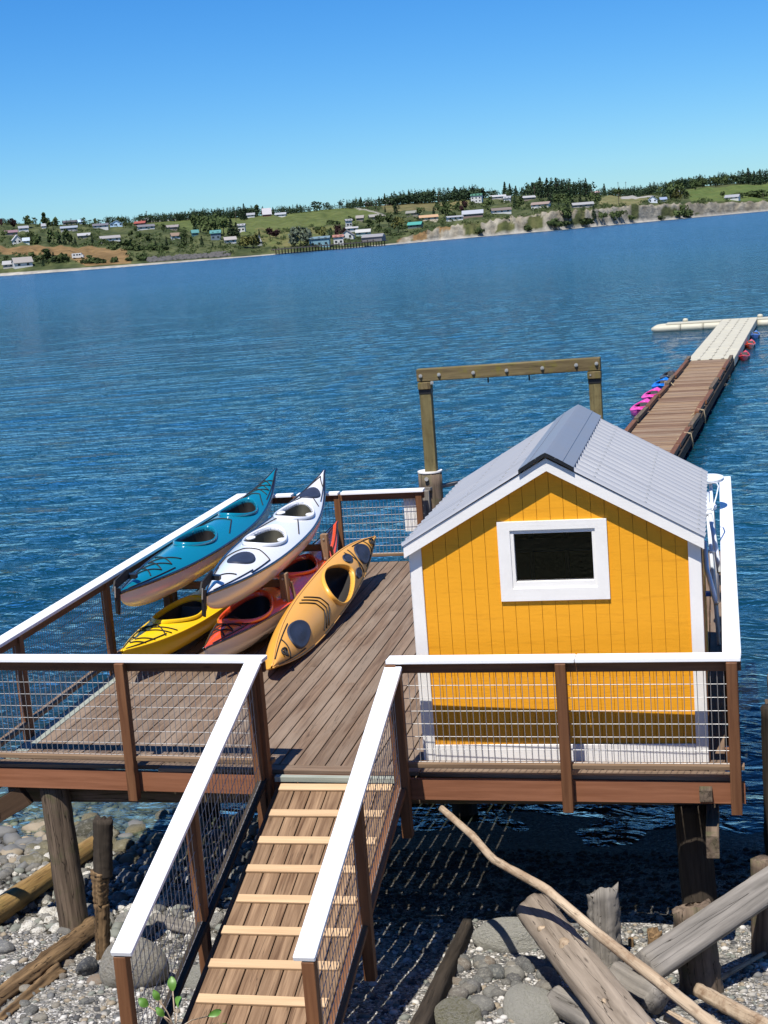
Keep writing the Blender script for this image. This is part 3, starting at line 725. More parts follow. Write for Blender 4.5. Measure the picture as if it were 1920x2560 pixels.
# white folding ladder standing between shed and side railing
lad = thing('folding_ladder', (-.22, 5.0, 0), 'white plastic folding ladder with flat round-ended treads beside the shed', 'ladder')
PVC = plain('white_plastic', (.72,.76,.80), .35, bump=.02)
def lp(x, y, Y): return ony(x, y, Y)
def zp(x, y): return 1740+x*.181, 1160+y*.181
def disc(mb, c, rx, ry, th, n=20):
    for z0, z1 in ((c[2]-th, c[2]),):
        poly = [(c[0]+rx*math.cos(2*math.pi*k/n), c[1]+ry*math.sin(2*math.pi*k/n), z0) for k in range(n)]; mb.prism(poly, (0,0,th))
for (px, py, Y, rx, ry) in ((185,185,6.6,.17,.28), (145,575,4.6,.11,.18)):
    c = ony(*zp(px, py), Y); mb = MB(); disc(mb, c, rx, ry, .03); mb.build('tread', PVC, lad)
    for s in (-1, 1): mb = MB(); mb.tube([(c[0]+.01, c[1]+s*ry*.7, c[2]-.02), (-.2, c[1]+s*ry*1.5, .0)], .02, 8); mb.build('leg', PVC, lad, smooth=True)
for pts, r, Y0 in (([(195,700),(250,1000),(325,1500)], .025, 4.2), ([(170,400),(160,520),(190,640)], .022, 5.4), ([(120,1080),(150,1450),(190,1600),(280,1930)], .024, 2.9),
               ([(90,250),(290,265),(310,310),(280,450),(225,640)], .008, 5.4), ([(165,1205),(260,1205)], .014, 3.8), ([(110,690),(215,670)], .03, 4.2)):
    mb = MB(); mb.tube([ony(*zp(*q), Y0-.25*i*(1 if len(pts) > 2 else 0)) for i, q in enumerate(pts)], r, 8); mb.build('rail', PVC, lad, smooth=True)
bl_ = thing('blue_clamp', ony(*zp(185, 1790), 2.3), 'small blue plastic clamp hanging beside the shed wall', 'clamp')
mb = MB(); c = ony(*zp(185, 1790), 2.3); mb.box((c[0]-.035, c[1]-.03, c[2]-.02), (c[0]+.035, c[1]+.03, c[2]+.02)); mb.tube([c, (c[0]+.05, c[1], c[2]+.03)], .012); mb.build('body', plain('blue_plastic', (.03,.12,.42), .4), bl_)

# ------------------------------------------------------------------ timber hoist frame at the far side
gan = thing('hoist_frame', (-3, 9.4, 0), 'mossy square timber hoist frame standing behind the shed', 'timber frame')
GY_ = 9.4
beam('header', (-4.275, GY_, 2.60), (-1.69, GY_, 2.62), .17, .175, MOSSW, gan, c=.008)
for x, zl, zb, zt in ((-4.17, 1.2, 2.37, 2.51), (-1.78, 1.2, 2.39, 2.53)):
    beam('post', (x, GY_, zl-.15), (x, GY_, zt-.004), .165, .165, POSTW, gan, up=(0,1,0), c=.008)
    beam('band', (x, GY_, zb-.035), (x, GY_, zb+.03), .178, .178, BLACKB, gan, up=(0,1,0), c=.003)
    beam('splice_block', (x, GY_-.02, zb+.034), (x, GY_-.02, zt-.008), .185, .19, MOSSW, gan, up=(0,1,0), c=.006)
for x, z in ((-4.215,2.595),(-4.06,2.49),(-3.95,2.60),(-3.46,2.60),(-2.99,2.605),(-2.49,2.61),(-2.02,2.625),(-1.83,2.48),(-1.74,2.63)):
    mb = MB(); mb.tube([(x, GY_-.085, z), (x, GY_-.105, z)], .026, 10); mb.tube([(x, GY_-.105, z), (x, GY_-.122, z)], .014, 6); mb.build('bolt', BOLT, gan)
for x in (-3.27, -2.69):
    mb = MB(); mb.tube([(x, GY_, 2.53), (x, GY_, 2.44)], .011, 6); mb.build('hook_rod', BLACKB, gan)
for x in (-4.2, -1.78):
    pl = thing('round_piling', (x, GY_+.02, 0), 'thick round mossy piling with white rim '+('at the corner of the far railing' if x < -3 else 'hidden behind the shed roof'), 'piling')
    log('shaft', (x, GY_+.02, -3.2), (x, GY_+.02, 1.2), .185, .172, PILEW, pl, seed=5, rough=.02, n=24)
    mb = MB(); disc(mb, (x, GY_+.02, 1.222), .178, .178, .02, 26); mb.build('rim_cap', TRIM, pl)
    for z in (1.13, .98, .62): mb = MB(); mb.tube([(x-.02, GY_-.155, z), (x-.02, GY_-.185, z)], .03, 8); mb.build('bolt', BOLT, pl)
gt = thing('gangway_rail', (-4, 9.2, .5), 'grey weathered gangway handrail beside the round piling', 'handrail')
a = ony(1000+.3376*190, 860+.3376*1085, 9.2)
beam('post', (a[0], 9.2, -.3), (a[0], 9.2, a[2]), .10, .09, DRIFTG, gt, up=(0,1,0))
beam('post', (a[0]+.34, 10.2, -.4), (a[0]+.34, 10.2, a[2]-.1), .10, .09, DRIFTG, gt, up=(0,1,0))
beam('handrail', (a[0]+.02, 9.2, a[2]+.02), (a[0]+.60, 11.2, a[2]-.16), .10, .05, DRIFTG, gt)
beam('side_board', (a[0]+.06, 9.25, .55), (a[0]+.58, 11.2, .4), .03, .5, DRIFTG, gt)

# ------------------------------------------------------------------ kayak rack and kayaks
rack = thing('kayak_rack', (-5.9, 6, 0), 'rough lumber kayak rack with upright posts between the boats', 'rack')
for y, zt in ((5.15, .74), (7.15, .80)):
    beam('post', (-5.235, y, 0), (-5.235, y, zt), .09, .10, RACKW, rack, up=(0,1,0))
    beam('post', (-6.72, y, 0), (-6.72, y, .70), .09, .09, REDW, rack, up=(0,1,0))
    beam('arm', (-6.85, y+.09, .60), (-5.19, y+.09, .60), .04, .09, RACKW, rack)
    beam('bearer', (-6.85, y+.09, .05), (-5.19, y+.09, .05), .09, .09, RACKW, rack)
    beam('brace', (-6.70, y+.14, .12), (-6.15, y+.14, .58), .04, .09, REDW, rack)
    beam('brace', (-5.20, y+.14, .60), (-5.08, y+.14, .05), .03, .04, RACKW, rack)
    for z in (zt-.06, zt-.32):
        mb = MB(); mb.tube([(-5.235, y-.05, z), (-5.235, y-.062, z)], .014, 6); mb.build('bolt', BOLT, rack)
def gel(name, c, rough=.22, coat=.6, var=.06):
    m = Mat(name); v, r = m.objvec(); n1 = m.noise(v, 2.5, 5, .6); n2 = m.noise(v, 30, 4)
    cc = m.mix(m.math('MULTIPLY', n1, var*3), c, tuple(x*.72+.02 for x in c))
    return m.surf(cc, m.math('ADD', rough-.06, m.math('MULTIPLY', n2, .14)), m.bump(n1, .03, .01), coat=coat, Coat_Roughness=.12)
TEAL = gel('teal_gelcoat', (.002,.18,.27)); WHITEG = gel('white_gelcoat', (.80,.81,.84)); CREAM = gel('cream_gelcoat', (.80,.72,.62))
YEL = gel('yellow_plastic', (.82,.53,.004), .32, .2); RED = gel('red_gelcoat', (.80,.085,.02)); TAN = gel('tan_plastic', (.70,.35,.070), .4, .1, .12)
TANH = gel('orange_tan_plastic', (.72,.36,.05), .4, .1); IVORY = gel('ivory_gelcoat', (.68,.66,.60)); BLKG = gel('black_gelcoat', (.012,.012,.015))
PINK = gel('pink_plastic', (.75,.06,.36), .4, .1); BLUE = gel('blue_plastic_hull', (.005,.16,.62), .4, .1)
BLKG2 = plain('rudder_black', (.008,.008,.009), .7, var=.02)
INNERK = plain('kayak_inside', (.10,.095,.07), .6); INNERD = plain('kayak_inside_dark', (.025,.022,.02), .6); WPAD = plain('white_pad', (.75,.75,.72), .5)
def kayak(name, label, cat, M, L, B, D, rises, mats, cockpits, hatches=(), bungees=(), lines=True, rudder=False, peak=.17, inner=None, coam=None, seats=True, rounded=2.3, toggles=(), group=None, pads=False, nx=200, ny=30, seam=.012):
    deckm, hullm, seamm = mats
    t = bpy.data.objects.new(name, None); t.empty_display_size = .2; link(t, M); tag(t, label, cat, group)
    hl = L/2
    def tt_(x): return np.clip(np.abs(x)/hl, 0, 1)
    def hb(x): return np.maximum(B/2*(1-tt_(x)**rounded)**1.05, .012)
    def sheer(x): return np.where(x < 0, rises[0], rises[1])*tt_(x)**3.2
    def keel(x): return -D*(1-tt_(x)**5)**.55+ (sheer(x)-.02)*tt_(x)**3*.98
    def pk(x): return B*peak*(1-tt_(x)**2.2)**.8+.012
    def dz(x, y):
        b = hb(x); q = np.clip(np.abs(y)/b, 0, 1); return sheer(x)+pk(x)*(1-q**2)
    def inside(x, y, c):
        xc, ln, wd = c; u = (x-xc)/(ln/2); w = wd/2*np.where(u > 0, 1-.30*np.clip(u, 0, 1)**1.5, 1); return u**2+(y/w)**2
    X = np.concatenate([np.linspace(-hl, -hl*.93, 10)[:-1], np.linspace(-hl*.93, hl*.93, nx-18), np.linspace(hl*.93, hl, 10)[1:]])
    vv = np.linspace(-1, 1, ny+1); XX, VV = np.meshgrid(X, vv, indexing='ij'); YY = VV*hb(XX); ZZ = dz(XX, YY)
    P = np.stack([XX, YY, ZZ], -1).reshape(-1, 3); F = gridfaces(len(X), ny+1)
    cen = P[F].mean(1); keep = np.ones(len(F), bool)
    for c in cockpits: keep &= inside(cen[:,0], cen[:,1], c) > 1
    obj('deck', npmesh('deck', P, F[keep][:, ::-1], deckm, True), t, M)
    th = np.linspace(0, math.pi, 21); XX, TH = np.meshgrid(X, th, indexing='ij')
    cs_ = np.cos(TH); YY = -np.sign(cs_)*np.abs(cs_)**.75*hb(XX); ZZ = sheer(XX)-.004+(keel(XX)-sheer(XX))*np.sin(TH)**.85
    P = np.stack([XX, YY, ZZ], -1).reshape(-1, 3)
    obj('hull', npmesh('hull', P, gridfaces(len(X), 21), hullm, True), t, M)
    mb = MB()
    for s in (-1, 1):
        mb.tube([(x, s*float(hb(x)), float(sheer(x))) for x in X[::4]]+[(X[-1], s*float(hb(X[-1])), float(sheer(X[-1])))], seam, 6)
    mb.build('seam_strip', seamm, t, M, True)
    liner = inner or INNERK
    for c in cockpits:
        xc, ln, wd = c; n = 44; ring = []
        for k in range(n):
            q = 2*math.pi*k/n; u = math.cos(q); w = wd/2*((1-.30*u**1.5) if u > 0 else 1); ring.append((xc+ln/2*u, w*math.sin(q)))
        V = []
        for (sc, dzz) in ((1.12, .0), (1.11, .026), (1.07, .038), (1.03, .034), (1.01, .015), (1.0, -.03)):
            for (x, y) in ring:
                x2, y2 = xc+(x-xc)*sc, y*sc; zb = float(dz(np.array(x), np.array(y))); V.append((x2, y2, zb+dzz))
        F = [(i*n+k, i*n+(k+1) % n, (i+1)*n+(k+1) % n, (i+1)*n+k) for i in range(5) for k in range(n)]
        obj('coaming', mkmesh('coaming', V, F, coam or deckm, True), t, M)
        # moulded liner under the rim
        V = []; 
        for (sc, f_) in ((1.0, 0.0), (1.04, .5), (.9, .9), (.5, .95), (0.02, .95)):
            for (x, y) in ring:
                zt = float(dz(np.array(x), np.array(y)))-.02; zk = float(keel(np.array(xc)))+.02; V.append((xc+(x-xc)*sc, y*sc, zt+(zk-zt)*f_))
        F = [(i*n+k, i*n+(k+1) % n, (i+1)*n+(k+1) % n, (i+1)*n+k) for i in range(4) for k in range(n)]
        obj('cockpit_liner', mkmesh('cockpit_liner', V, F, liner, True), t, M)
        if seats:
            mb = MB(); zk = float(keel(np.array(xc)))+.06
            mb.box((xc-ln*.30, -wd*.34, zk), (xc+ln*.08, wd*.34, zk+.05)); mb.prism([(xc-ln*.36, -wd*.30, zk+.03), (xc-ln*.36, wd*.30, zk+.03), (xc-ln*.42, wd*.26, zk+.26), (xc-ln*.42, -wd*.26, zk+.26)], (.03, 0, 0)); mb.build('seat', BLACKP, t, M)
        if pads:
            for s in (-1, 1):
                mb = MB(); V = []
                for k in range(12):
                    q = 2*math.pi*k/12; V.append((xc+ln*.05+.10*math.cos(q), s*wd*.42+.055*math.sin(q), float(dz(np.array(xc), np.array(wd*.42)))-.01))
                mb.prism(V, (0,0,.012)); mb.build('hip_pad', WPAD, t, M)
    def drape(x, y, off): return (x, y, float(dz(np.array(x), np.array(y)))+off)
    for (xc, yc, ln, wd) in hatches:
        n = 28; V = []
        for (sc, off) in ((1.04, .002), (1.03, .016), (.93, .022), (.9, .017), (.5, .02), (.01, .022)):
            for k in range(n):
                q = 2*math.pi*k/n; V.append(drape(xc+ln/2*sc*math.cos(q), yc+wd/2*sc*math.sin(q), off))
        F = [(i*n+k, i*n+(k+1) % n, (i+1)*n+(k+1) % n, (i+1)*n+k) for i in range(5) for k in range(n)]
        obj('hatch', mkmesh('hatch', V, F, NAVY, True), t, M)
    for pts in bungees:
        pl_ = []
        for (xa, ya), (xb, yb) in zip(pts[:-1], pts[1:]):
            for k in range(8): u = k/8; pl_.append(drape(xa+(xb-xa)*u, (ya+(yb-ya)*u)*float(hb(np.array(xa+(xb-xa)*u))), .007))
        xb, yb = pts[-1]; pl_.append(drape(xb, yb*float(hb(np.array(xb))), .007))
        mb = MB(); mb.tube(pl_, .0078, 5); mb.build('bungee_cord', CORD, t, M, True)
    if lines:
        for s in (-1, 1):
            for xa, xb in ((.32*L, .485*L), (-.47*L, -.30*L)):
                pl_ = [drape(x, s*.82*float(hb(np.array(x))), .008) for x in np.linspace(xa, xb, 12)]
                mb = MB(); mb.tube(pl_, .0065, 5); mb.build('deck_line', CORD, t, M, True)
    for x in toggles:
        z = float(dz(np.array(x), np.array(0.))); r = .055
        mb = MB(); mb.tube([(x+r*math.cos(q), r*math.sin(q)*.9, z+.02+.012*math.sin(2*q)) for q in np.linspace(0, 2*math.pi, 13)], .011, 6); mb.tube([(x-.02, -.035, z+.02), (x+.02, .035, z+.02)], .014, 6); mb.build('toggle_handle', CORD, t, M, True)
    if rudder:
        x0 = -hl; zs = float(sheer(np.array(x0)))
        rd = MB(); rd.prism([(x0-.10, -.012, zs-.20), (x0-.02, -.012, zs-.24), (x0+.01, -.012, zs+.05), (x0-.12, -.012, zs+.08)], (0,.024,0))
        r_ = rd.build('rudder', BLKG2, t, M)
        mb = MB(); mb.prism([(x0-.12, .02, zs+.045), (x0+.36, .03, zs+.07), (x0+.40, .03, zs+.16), (x0+.30, .02, zs+.19), (x0-.05, .02, zs+.15)], (0,.018,0)); mb.build('rudder_blade', BLKG2, r_, M)
        mb = MB(); mb.tube([(x0-.125, 0, zs+.10), (x0-.125, 0, zs-.02)], .008, 8); mb.build('rudder_pin', BOLT, r_, M)
        mb = MB(); mb.box((x0+.36, -.05, zs+.07), (x0+.44, .06, zs+.12)); mb.build('rudder_bracket', BLACKP, r_, M)
    return t
def kmat(a, b, roll=0.0, z=None):
    """matrix of a kayak whose stern is at a and bow at b (plan), base height z"""
    a, b = Vector(a), Vector(b); c = (a+b)/2
    if z is not None: c.z = z
    yaw = math.atan2(b.y-a.y, b.x-a.x)
    return Matrix.Translation(c) @ Matrix.Rotation(yaw, 4, 'Z') @ Matrix.Rotation(roll, 4, 'X'), (Vector((b.x,b.y,0))-Vector((a.x,a.y,0))).length
def zigzag(x0, x1, n, y=.7): return [[(x0+(x1-x0)*k/n, y), (x0+(x1-x0)*(k+1)/n, -y)] for k in range(n)]+[[(x0+(x1-x0)*k/n, -y), (x0+(x1-x0)*(k+1)/n, y)] for k in range(n)]
a = onz(*kp(130, 770), 1.0); b = onz(*kp(998, 72), 1.32); M, L = kmat(a, b, math.radians(4), .955)
kayak('kayak', 'teal double sea kayak with cream hull on the upper rack arm', 'kayak', M, L, .70, .31, (.05,.36), (TEAL, CREAM, BLKG),
      [(-.55,.95,.44), (1.28,.95,.44)], (), zigzag(-2.45,-1.6,3,.6)+zigzag(2.2,2.75,3,.7)+[[(-.0,.75),(.55,.35),(.55,-.35),(.0,-.75)], [(1.75,.8),(2.1,0.3),(2.1,-.3),(1.75,-.8)]], rudder=True, inner=INNERD, seam=.020, group='kayaks stored on the deck rack')
a = onz(*kp(612, 780), 1.0); b = onz(*kp(1264, 80), 1.32); M, L = kmat(a, b, math.radians(6), .955)
kayak('kayak', 'white double sea kayak with dark trim and navy hatches on the upper rack', 'kayak', M, L, .72, .31, (.05,.36), (WHITEG, CREAM, BLKG),
      [(-.45,1.0,.47), (1.18,1.0,.47)], [(-1.62,0,.50,.30), (2.15,0,.46,.27)], [[(.15,.8),(.75,.35),(.75,-.4),(.15,-.8)], [(1.75,.8),(2.0,.2),(2.0,-.3),(1.75,-.8)], [(-1.95,.9),(-1.3,.85),(-1.15,.3),(-1.15,-.3),(-1.3,-.85),(-1.95,-.9)], [(-2.5,.6),(-2.25,-.6)], [(2.55,.8),(2.85,0)], [(2.55,-.8),(2.85,0)]], rudder=True, pads=True, seam=.020, group='kayaks stored on the deck rack')
a = np.array([-6.47, 3.0, .36]); b = np.array([-6.20, 7.3, .36]); M, L = kmat(a, b, math.radians(3), .36)
M = M @ Matrix.Rotation(math.pi, 4, 'Z')
kayak('kayak', 'yellow single kayak with black bungees on the lower rack under the teal one', 'kayak', M, L, .64, .27, (.06,.06), (YEL, YEL, YEL),
      [(.62,1.05,.48)], (), [[(1.18,.9),(1.36,0.1),(1.22,-.9)],[(1.3,.9),(1.5,0),(1.35,-.9)],[(1.42,.9),(1.25,0),(1.5,-.9)],[(1.62,.9),(1.82,0),(1.62,-.9)],[(1.78,.9),(1.95,0),(1.8,-.9)]]+[[(-.5,.9),(-.6,-.9)],[(-.8,.9),(-.9,-.9)]], inner=INNERD, group='kayaks stored on the deck rack', rounded=2.6)
a = onz(*kp(610, 1100), .36); b = onz(*kp(1352, 388), .62); M, L = kmat(a, b, 0.0, .37)
kayak('kayak', 'red double kayak with ivory hull on the lower rack under the white one', 'kayak', M, L, .75, .29, (.03,.30), (RED, IVORY, BLKG),
      [(-1.33,1.15,.52), (.70,1.0,.48)], (), zigzag(-2.35,-1.95,2,.7)+[[(-1.9,.7),(-1.75,0),(-1.9,-.7)],[(-.6,.8),(-.35,0),(-.6,-.8)]], inner=INNERD, group='kayaks stored on the deck rack')
a = Vector(onz(*kp(985, 1195), .15)); b = Vector(onz(*kp(1558, 466), .54)); L = (b-a).length; x_ = (b-a).normalized(); y_ = Vector((0,0,1)).cross(x_).normalized()
M = Matrix.Translation((a+b)/2-Vector((.03,0,0))) @ Matrix((x_, y_, x_.cross(y_))).transposed().to_4x4() @ Matrix.Rotation(math.radians(58), 4, 'X')
kayak('kayak', 'tan single kayak with black hatches tipped on its side against the rack', 'kayak', M, L, .56, .25, (.05,.06), (TAN, TANH, TAN),
      [(.38,.98,.45)], [(-1.45,0,.58,.29), (1.62,0,.50,.27), (1.10,.12,.26,.12), (1.10,-.12,.26,.12)],
      [[(-.85,.82),(-.62,.3),(-.55,-.2),(-.75,-.85)], [(-.75,.82),(-.52,.3),(-.45,-.2),(-.65,-.85)], [(-.65,.82),(-.42,.3),(-.35,-.2),(-.55,-.85)], [(1.2,.8),(1.35,-.8)], [(1.35,.8),(1.2,-.8)], [(-1.85,.8),(-1.95,-.75)], [(1.95,.75),(1.98,-.75)]],
      toggles=(-2.05, 2.10), coam=TANH, inner=INNERD, peak=.16, rounded=2.9, group='kayaks stored on the deck rack')
# ------------------------------------------------------------------ floating dock
DA = Vector((.0665, 1, 0)).normalized(); DN = Vector((DA.y, -DA.x, 0))
def dk(y, off, z=-1.6):                                  # point on dock: distance row y, offset across
    c = Vector((-.47+.0665*(y-53.5), y, 0)); return Vector((c.x+DN.x*off, c.y+DN.y*off, z))
dock = thing('floating_dock', dk(30, 0, WZ), 'long brown plank floating dock with dark kerb timbers running out from shore', 'dock')
mb = MB(); y = 15.0; HW = .88; rr_ = random.Random(3); midx = 0
mbs = [MB() for _ in range(3)]
while y < 53.4:
    w = .135; m3 = mbs[rr_.randrange(3)]; z0 = -1.6+rr_.uniform(-.006,.006)
    p0, p1, p2, p3 = dk(y, -HW, z0), dk(y, HW, z0), dk(y+w, HW, z0), dk(y+w, -HW, z0)
    m3.prism([p0, p1, p2, p3], (0,0,-.04)); y += w+.012+(.02 if rr_.random() < .03 else 0)
for k, m3 in enumerate(mbs): tag(m3.build('dock_planks', [DOCKW, wood('dock_plank_wood_pale', (.22,.14,.08), (.40,.28,.17), 12, .8, .4, .2), wood('dock_plank_wood_dark', (.12,.07,.04), (.26,.16,.10), 12, .8, .4, .2)][k], dock), kind='stuff')
for s in (-1, 1):
    beam('side_stringer', dk(15, s*(HW+.05), -1.74), dk(53.4, s*(HW+.05), -1.74), .08, .26, DARKPILE if s > 0 else PILEW, dock)
    y = 15.2 if s > 0 else 16.0; k = 0
    while y < 53:
        l = rr_.uniform(2.3, 3.2); e = min(y+l, 53.6); off = s*(HW-.02+rr_.uniform(-.03,.03)); zt = -1.49+rr_.uniform(-.02,.03)
        beam('kerb_timber', dk(y, off, zt), dk(e, off+s*rr_.uniform(-.03,.03), zt+rr_.uniform(-.02,.02)), .14, .12, REDW if (k % 3) else PILEW, dock)
        beam('kerb_block', dk(y+.3, off, -1.57), dk(y+.6, off, -1.57), .13, .05, PILEW, dock); y = e+rr_.uniform(.1,.35); k += 1
for y in np.arange(18, 53, 3.1):
    beam('float_log', dk(y, -.8, -1.95), dk(y, .8, -1.95), .5, .28, DARKPILE, dock)
CUBE = plain('cream_float_plastic', (.50,.47,.36), .6, var=.2, scale=3.0, bump=.15); CUBED = plain('float_pin', (.22,.20,.15), .7)
fl = thing('modular_float', dk(65, 0, WZ), 'cream plastic cube float section continuing the brown plank dock', 'dock float')
cols_, cw_ = 4, .485
y = 53.62; row = 0
pins = MB()
while y < 76.6:
    for c in range(cols_):
        off = (c-1.5)*cw_
        beam('float_cube', dk(y+.004, off, -1.75+rr_.uniform(-.008,.008)), dk(y+cw_-.004, off, -1.75+rr_.uniform(-.008,.008)), cw_-.008, .34, CUBE, fl, c=.012)
    if row % 3 == 0:
        for c in range(cols_-1):
            p = dk(y, (c-1)*cw_, -1.575); disc(pins, p, .07, .09, .008, 8)
    y += cw_; row += 1
tag(pins.build('connector_pins', CUBED, fl), kind='stuff')
arm = thing('float_arm', dk(76, -3, WZ), 'cream round-ended cross float at the seaward end of the dock', 'dock float')
for k, (o0, o1) in enumerate([(-4.8,-3.2),(-3.17,-1.95),(-1.92,-1.0),(1.0,3.0),(3.03,5.0),(5.03,8.0)]):
    for yy in (75.6, 76.7):
        mb = MB(); p0, p1 = dk(yy, o0, -1.84), dk(yy, o1, -1.84)
        n_ = 9; pts = [p0.lerp(p1, t) for t in np.linspace(0,1,n_)]; rs = [.21]*n_
        if k == 0: rs = [.08,.17,.20]+[.21]*6
        mb.tube(pts, rs, 12); mb.build('pontoon', CUBE, arm, smooth=True)
beam('walk_board', dk(76.15, -4.0, -1.60), dk(76.15, -.98, -1.60), 1.2, .05, CUBE, arm); beam('walk_board', dk(76.15, .98, -1.60), dk(76.15, 8, -1.60), 1.2, .05, CUBE, arm)
for o_ in (-3.0, 1.1):
    mb = MB(); p = dk(76.7, o_, -1.60); mb.tube([p, p+Vector((0,0,.10)), p+Vector((0,0,.18)), p+Vector((0,0,.20))], [.12,.16,.12,.03], 12); mb.build('mooring_knob', CUBE, arm, smooth=True)
def small_boat(y, off, Lk, mt, label, z=-1.86, Bk=.72):
    M = Matrix.Translation(dk(y, off, z)) @ Matrix.Rotation(math.atan2(DA.y, DA.x), 4, 'Z') @ Matrix.Rotation(math.pi, 4, 'Z')
    return kayak('small_kayak', label, 'kayak', M, Lk, Bk, .22, (.10,.12), (mt, mt, mt), [(.15,1.5,.46)], (), (), lines=False, rounded=3.2, peak=.12, inner=INNERD, seats=True, group='small kayaks tied to the dock', nx=70, ny=16)
small_boat(40.6, -1.40, 3.1, PINK, 'pink recreational kayak tied to the dock, nearer to shore than the other pink one')
small_boat(44.0, -1.40, 3.1, PINK, 'pink recreational kayak tied between the other pink kayak and the blue one')
small_boat(47.4, -1.40, 3.0, BLUE, 'bright blue recreational kayak tied to the plank dock beyond the pink ones')
bk = small_boat(50.4, -1.40, 2.8, gel('grey_plastic', (.05,.055,.06), .4, .1), 'dark grey small kayak tied to the dock next to the blue one')
small_boat(57.5, 1.16, 2.6, gel('faded_red_plastic', (.55,.05,.07), .4, .1), 'red small kayak tied to the cream float, next to the plank section', Bk=.40)
small_boat(63.2, 1.16, 2.8, RED, 'red small kayak tied to the cream float between a red and a blue one', Bk=.40)
small_boat(68.5, 1.16, 2.6, gel('pale_blue_plastic', (.10,.22,.55), .4, .1), 'blue small kayak tied to the cream float near its seaward end', Bk=.40)
for y, off in ((44.5,-.9), (36.0,.9), (31.0,.92)):
    t = thing('mooring_rope', dk(y, off, -1.5), {44.5:'tan mooring rope tied on the kerb beside the pink kayaks', 36.0:'tan rope coil hanging over the dock kerb on the calm side, mid dock', 31.0:'tan rope knotted round the dock kerb on the calm side near the shed roof'}[y], 'rope')
    mb = MB(); s = 1 if off > 0 else -1
    mb.tube([dk(y-.3, off-s*.25, -1.585), dk(y, off-s*.05, -1.43), dk(y, off+s*.1, -1.45), dk(y+.1, off+s*.14, -1.75), dk(y+.25, off+s*.12, -1.9)], .018, 6); mb.tube([dk(y+.1, off-s*.1, -1.43), dk(y+.15, off+s*.1, -1.5), dk(y+.3, off+s*.12, -1.8)], .016, 6); mb.build('rope', ROPE, t, smooth=True)

# ------------------------------------------------------------------ beach: pebbles, stones, boulders
def ico(sub=1):
    t = (1+5**.5)/2
    v = [(-1,t,0),(1,t,0),(-1,-t,0),(1,-t,0),(0,-1,t),(0,1,t),(0,-1,-t),(0,1,-t),(t,0,-1),(t,0,1),(-t,0,-1),(-t,0,1)]
    f = [(0,11,5),(0,5,1),(0,1,7),(0,7,10),(0,10,11),(1,5,9),(5,11,4),(11,10,2),(10,7,6),(7,1,8),(3,9,4),(3,4,2),(3,2,6),(3,6,8),(3,8,9),(4,9,5),(2,4,11),(6,2,10),(8,6,7),(9,8,1)]
    v = [Vector(p).normalized() for p in v]
    for _ in range(sub):
        c = {}; nf = []
        def mid(a, b):
            k = (min(a,b), max(a,b))
            if k not in c: c[k] = len(v); v.append(((v[a]+v[b])/2).normalized())
            return c[k]
        for a, b, d in f:
            x, y, z = mid(a,b), mid(b,d), mid(d,a); nf += [(a,x,z),(b,y,x),(d,z,y),(x,y,z)]
        f = nf
    return np.array([tuple(p) for p in v]), np.array(f)
IV0, IF0 = ico(0); IV1, IF1 = ico(1); IV2, IF2 = ico(3)
def stonem(name, cols, bumpy=.5, barn=0.0):
    m = Mat(name); v, r = m.objvec(); n1 = m.noise(v, 9, 5, .65); n2 = m.noise(v, 55, 4, .6)
    c = m.ramp(r, [(i/(len(cols)-1), k) for i, k in enumerate(cols)])
    c = m.mix(m.ramp(n1, [(.35,0.0),(.65,.75)]), c, m.mix(.55, c, (.05,.05,.045)))
    c = m.mix(m.ramp(m.noise(v, 3.1, 6, .75), [(.50,0.0),(.62,.55)]), c, (.30,.29,.25))
    if barn: c = m.mix(m.ramp(m.math('ADD', m.math('MULTIPLY', n1, .6), m.math('MULTIPLY', n2, .5)), [(.46-.05*barn, 0.0), (.56, barn)]), c, (.62,.60,.54))
    return m.surf(c, .7, m.bump(m.math('ADD', n1, m.math('MULTIPLY', n2, .6)), min(1.0, bumpy*1.6), .05), spec=.3)
GREYST = [(.07,.07,.07),(.17,.165,.155),(.11,.115,.11),(.28,.25,.2),(.085,.09,.09),(.24,.23,.2),(.15,.15,.14),(.20,.16,.12)]
STONE = stonem('grey_cobble', GREYST, .3); BARN = stonem('barnacled_cobble', GREYST+[(.3,.27,.2)], .9, .95); WETST = stonem('wet_cobble', [(.06,.06,.045),(.13,.115,.07),(.17,.15,.09),(.05,.055,.05)], .4)
PALE = stonem('pale_boulder', [(.36,.36,.29),(.38,.37,.30)], .6, .5); GREENB = stonem('mossy_boulder', [(.17,.17,.065),(.2,.18,.09)], .8, .35); BROWNB = stonem('brown_boulder', [(.24,.21,.15),(.26,.22,.16)], .8, .45)
def stone_proto(seed, mat, V=IV1, F=IF1, amp=.16, smooth=True):
    r = np.random.default_rng(seed); d = np.zeros(len(V))
    for k in range(7):
        dv = r.normal(0, 1, 3); dv /= np.linalg.norm(dv); d += amp*.7*r.normal()*np.tanh(4.0*(V@dv-r.uniform(-.2,.6)))
    P = V*(1+d)[:,None]; return npmesh('stone', P, F, mat, smooth)
def bz(x, y): return float(beach_z(x, y))
protos = {k: [stone_proto(100+i, m) for i in range(7)] for k, m in (('g', STONE), ('b', BARN), ('w', WETST))}
def put_stone(x, y, s, kind, flat=.6):
    z = bz(x, y); me = rnd.choice(protos[kind]); sx, sy, sz = s*rnd.uniform(.85,1.3), s*rnd.uniform(.75,1.1), s*flat*rnd.uniform(.8,1.15)
    M = Matrix.Translation((x, y, z+sz*.35)) @ Matrix.Rotation(rnd.uniform(0,6.28), 4, 'Z') @ Matrix.Rotation(rnd.gauss(0,.2), 4, 'X') @ Matrix.Diagonal((sx, sy, sz, 1))
    obj('stone', me, beach, M)
cnt = 0
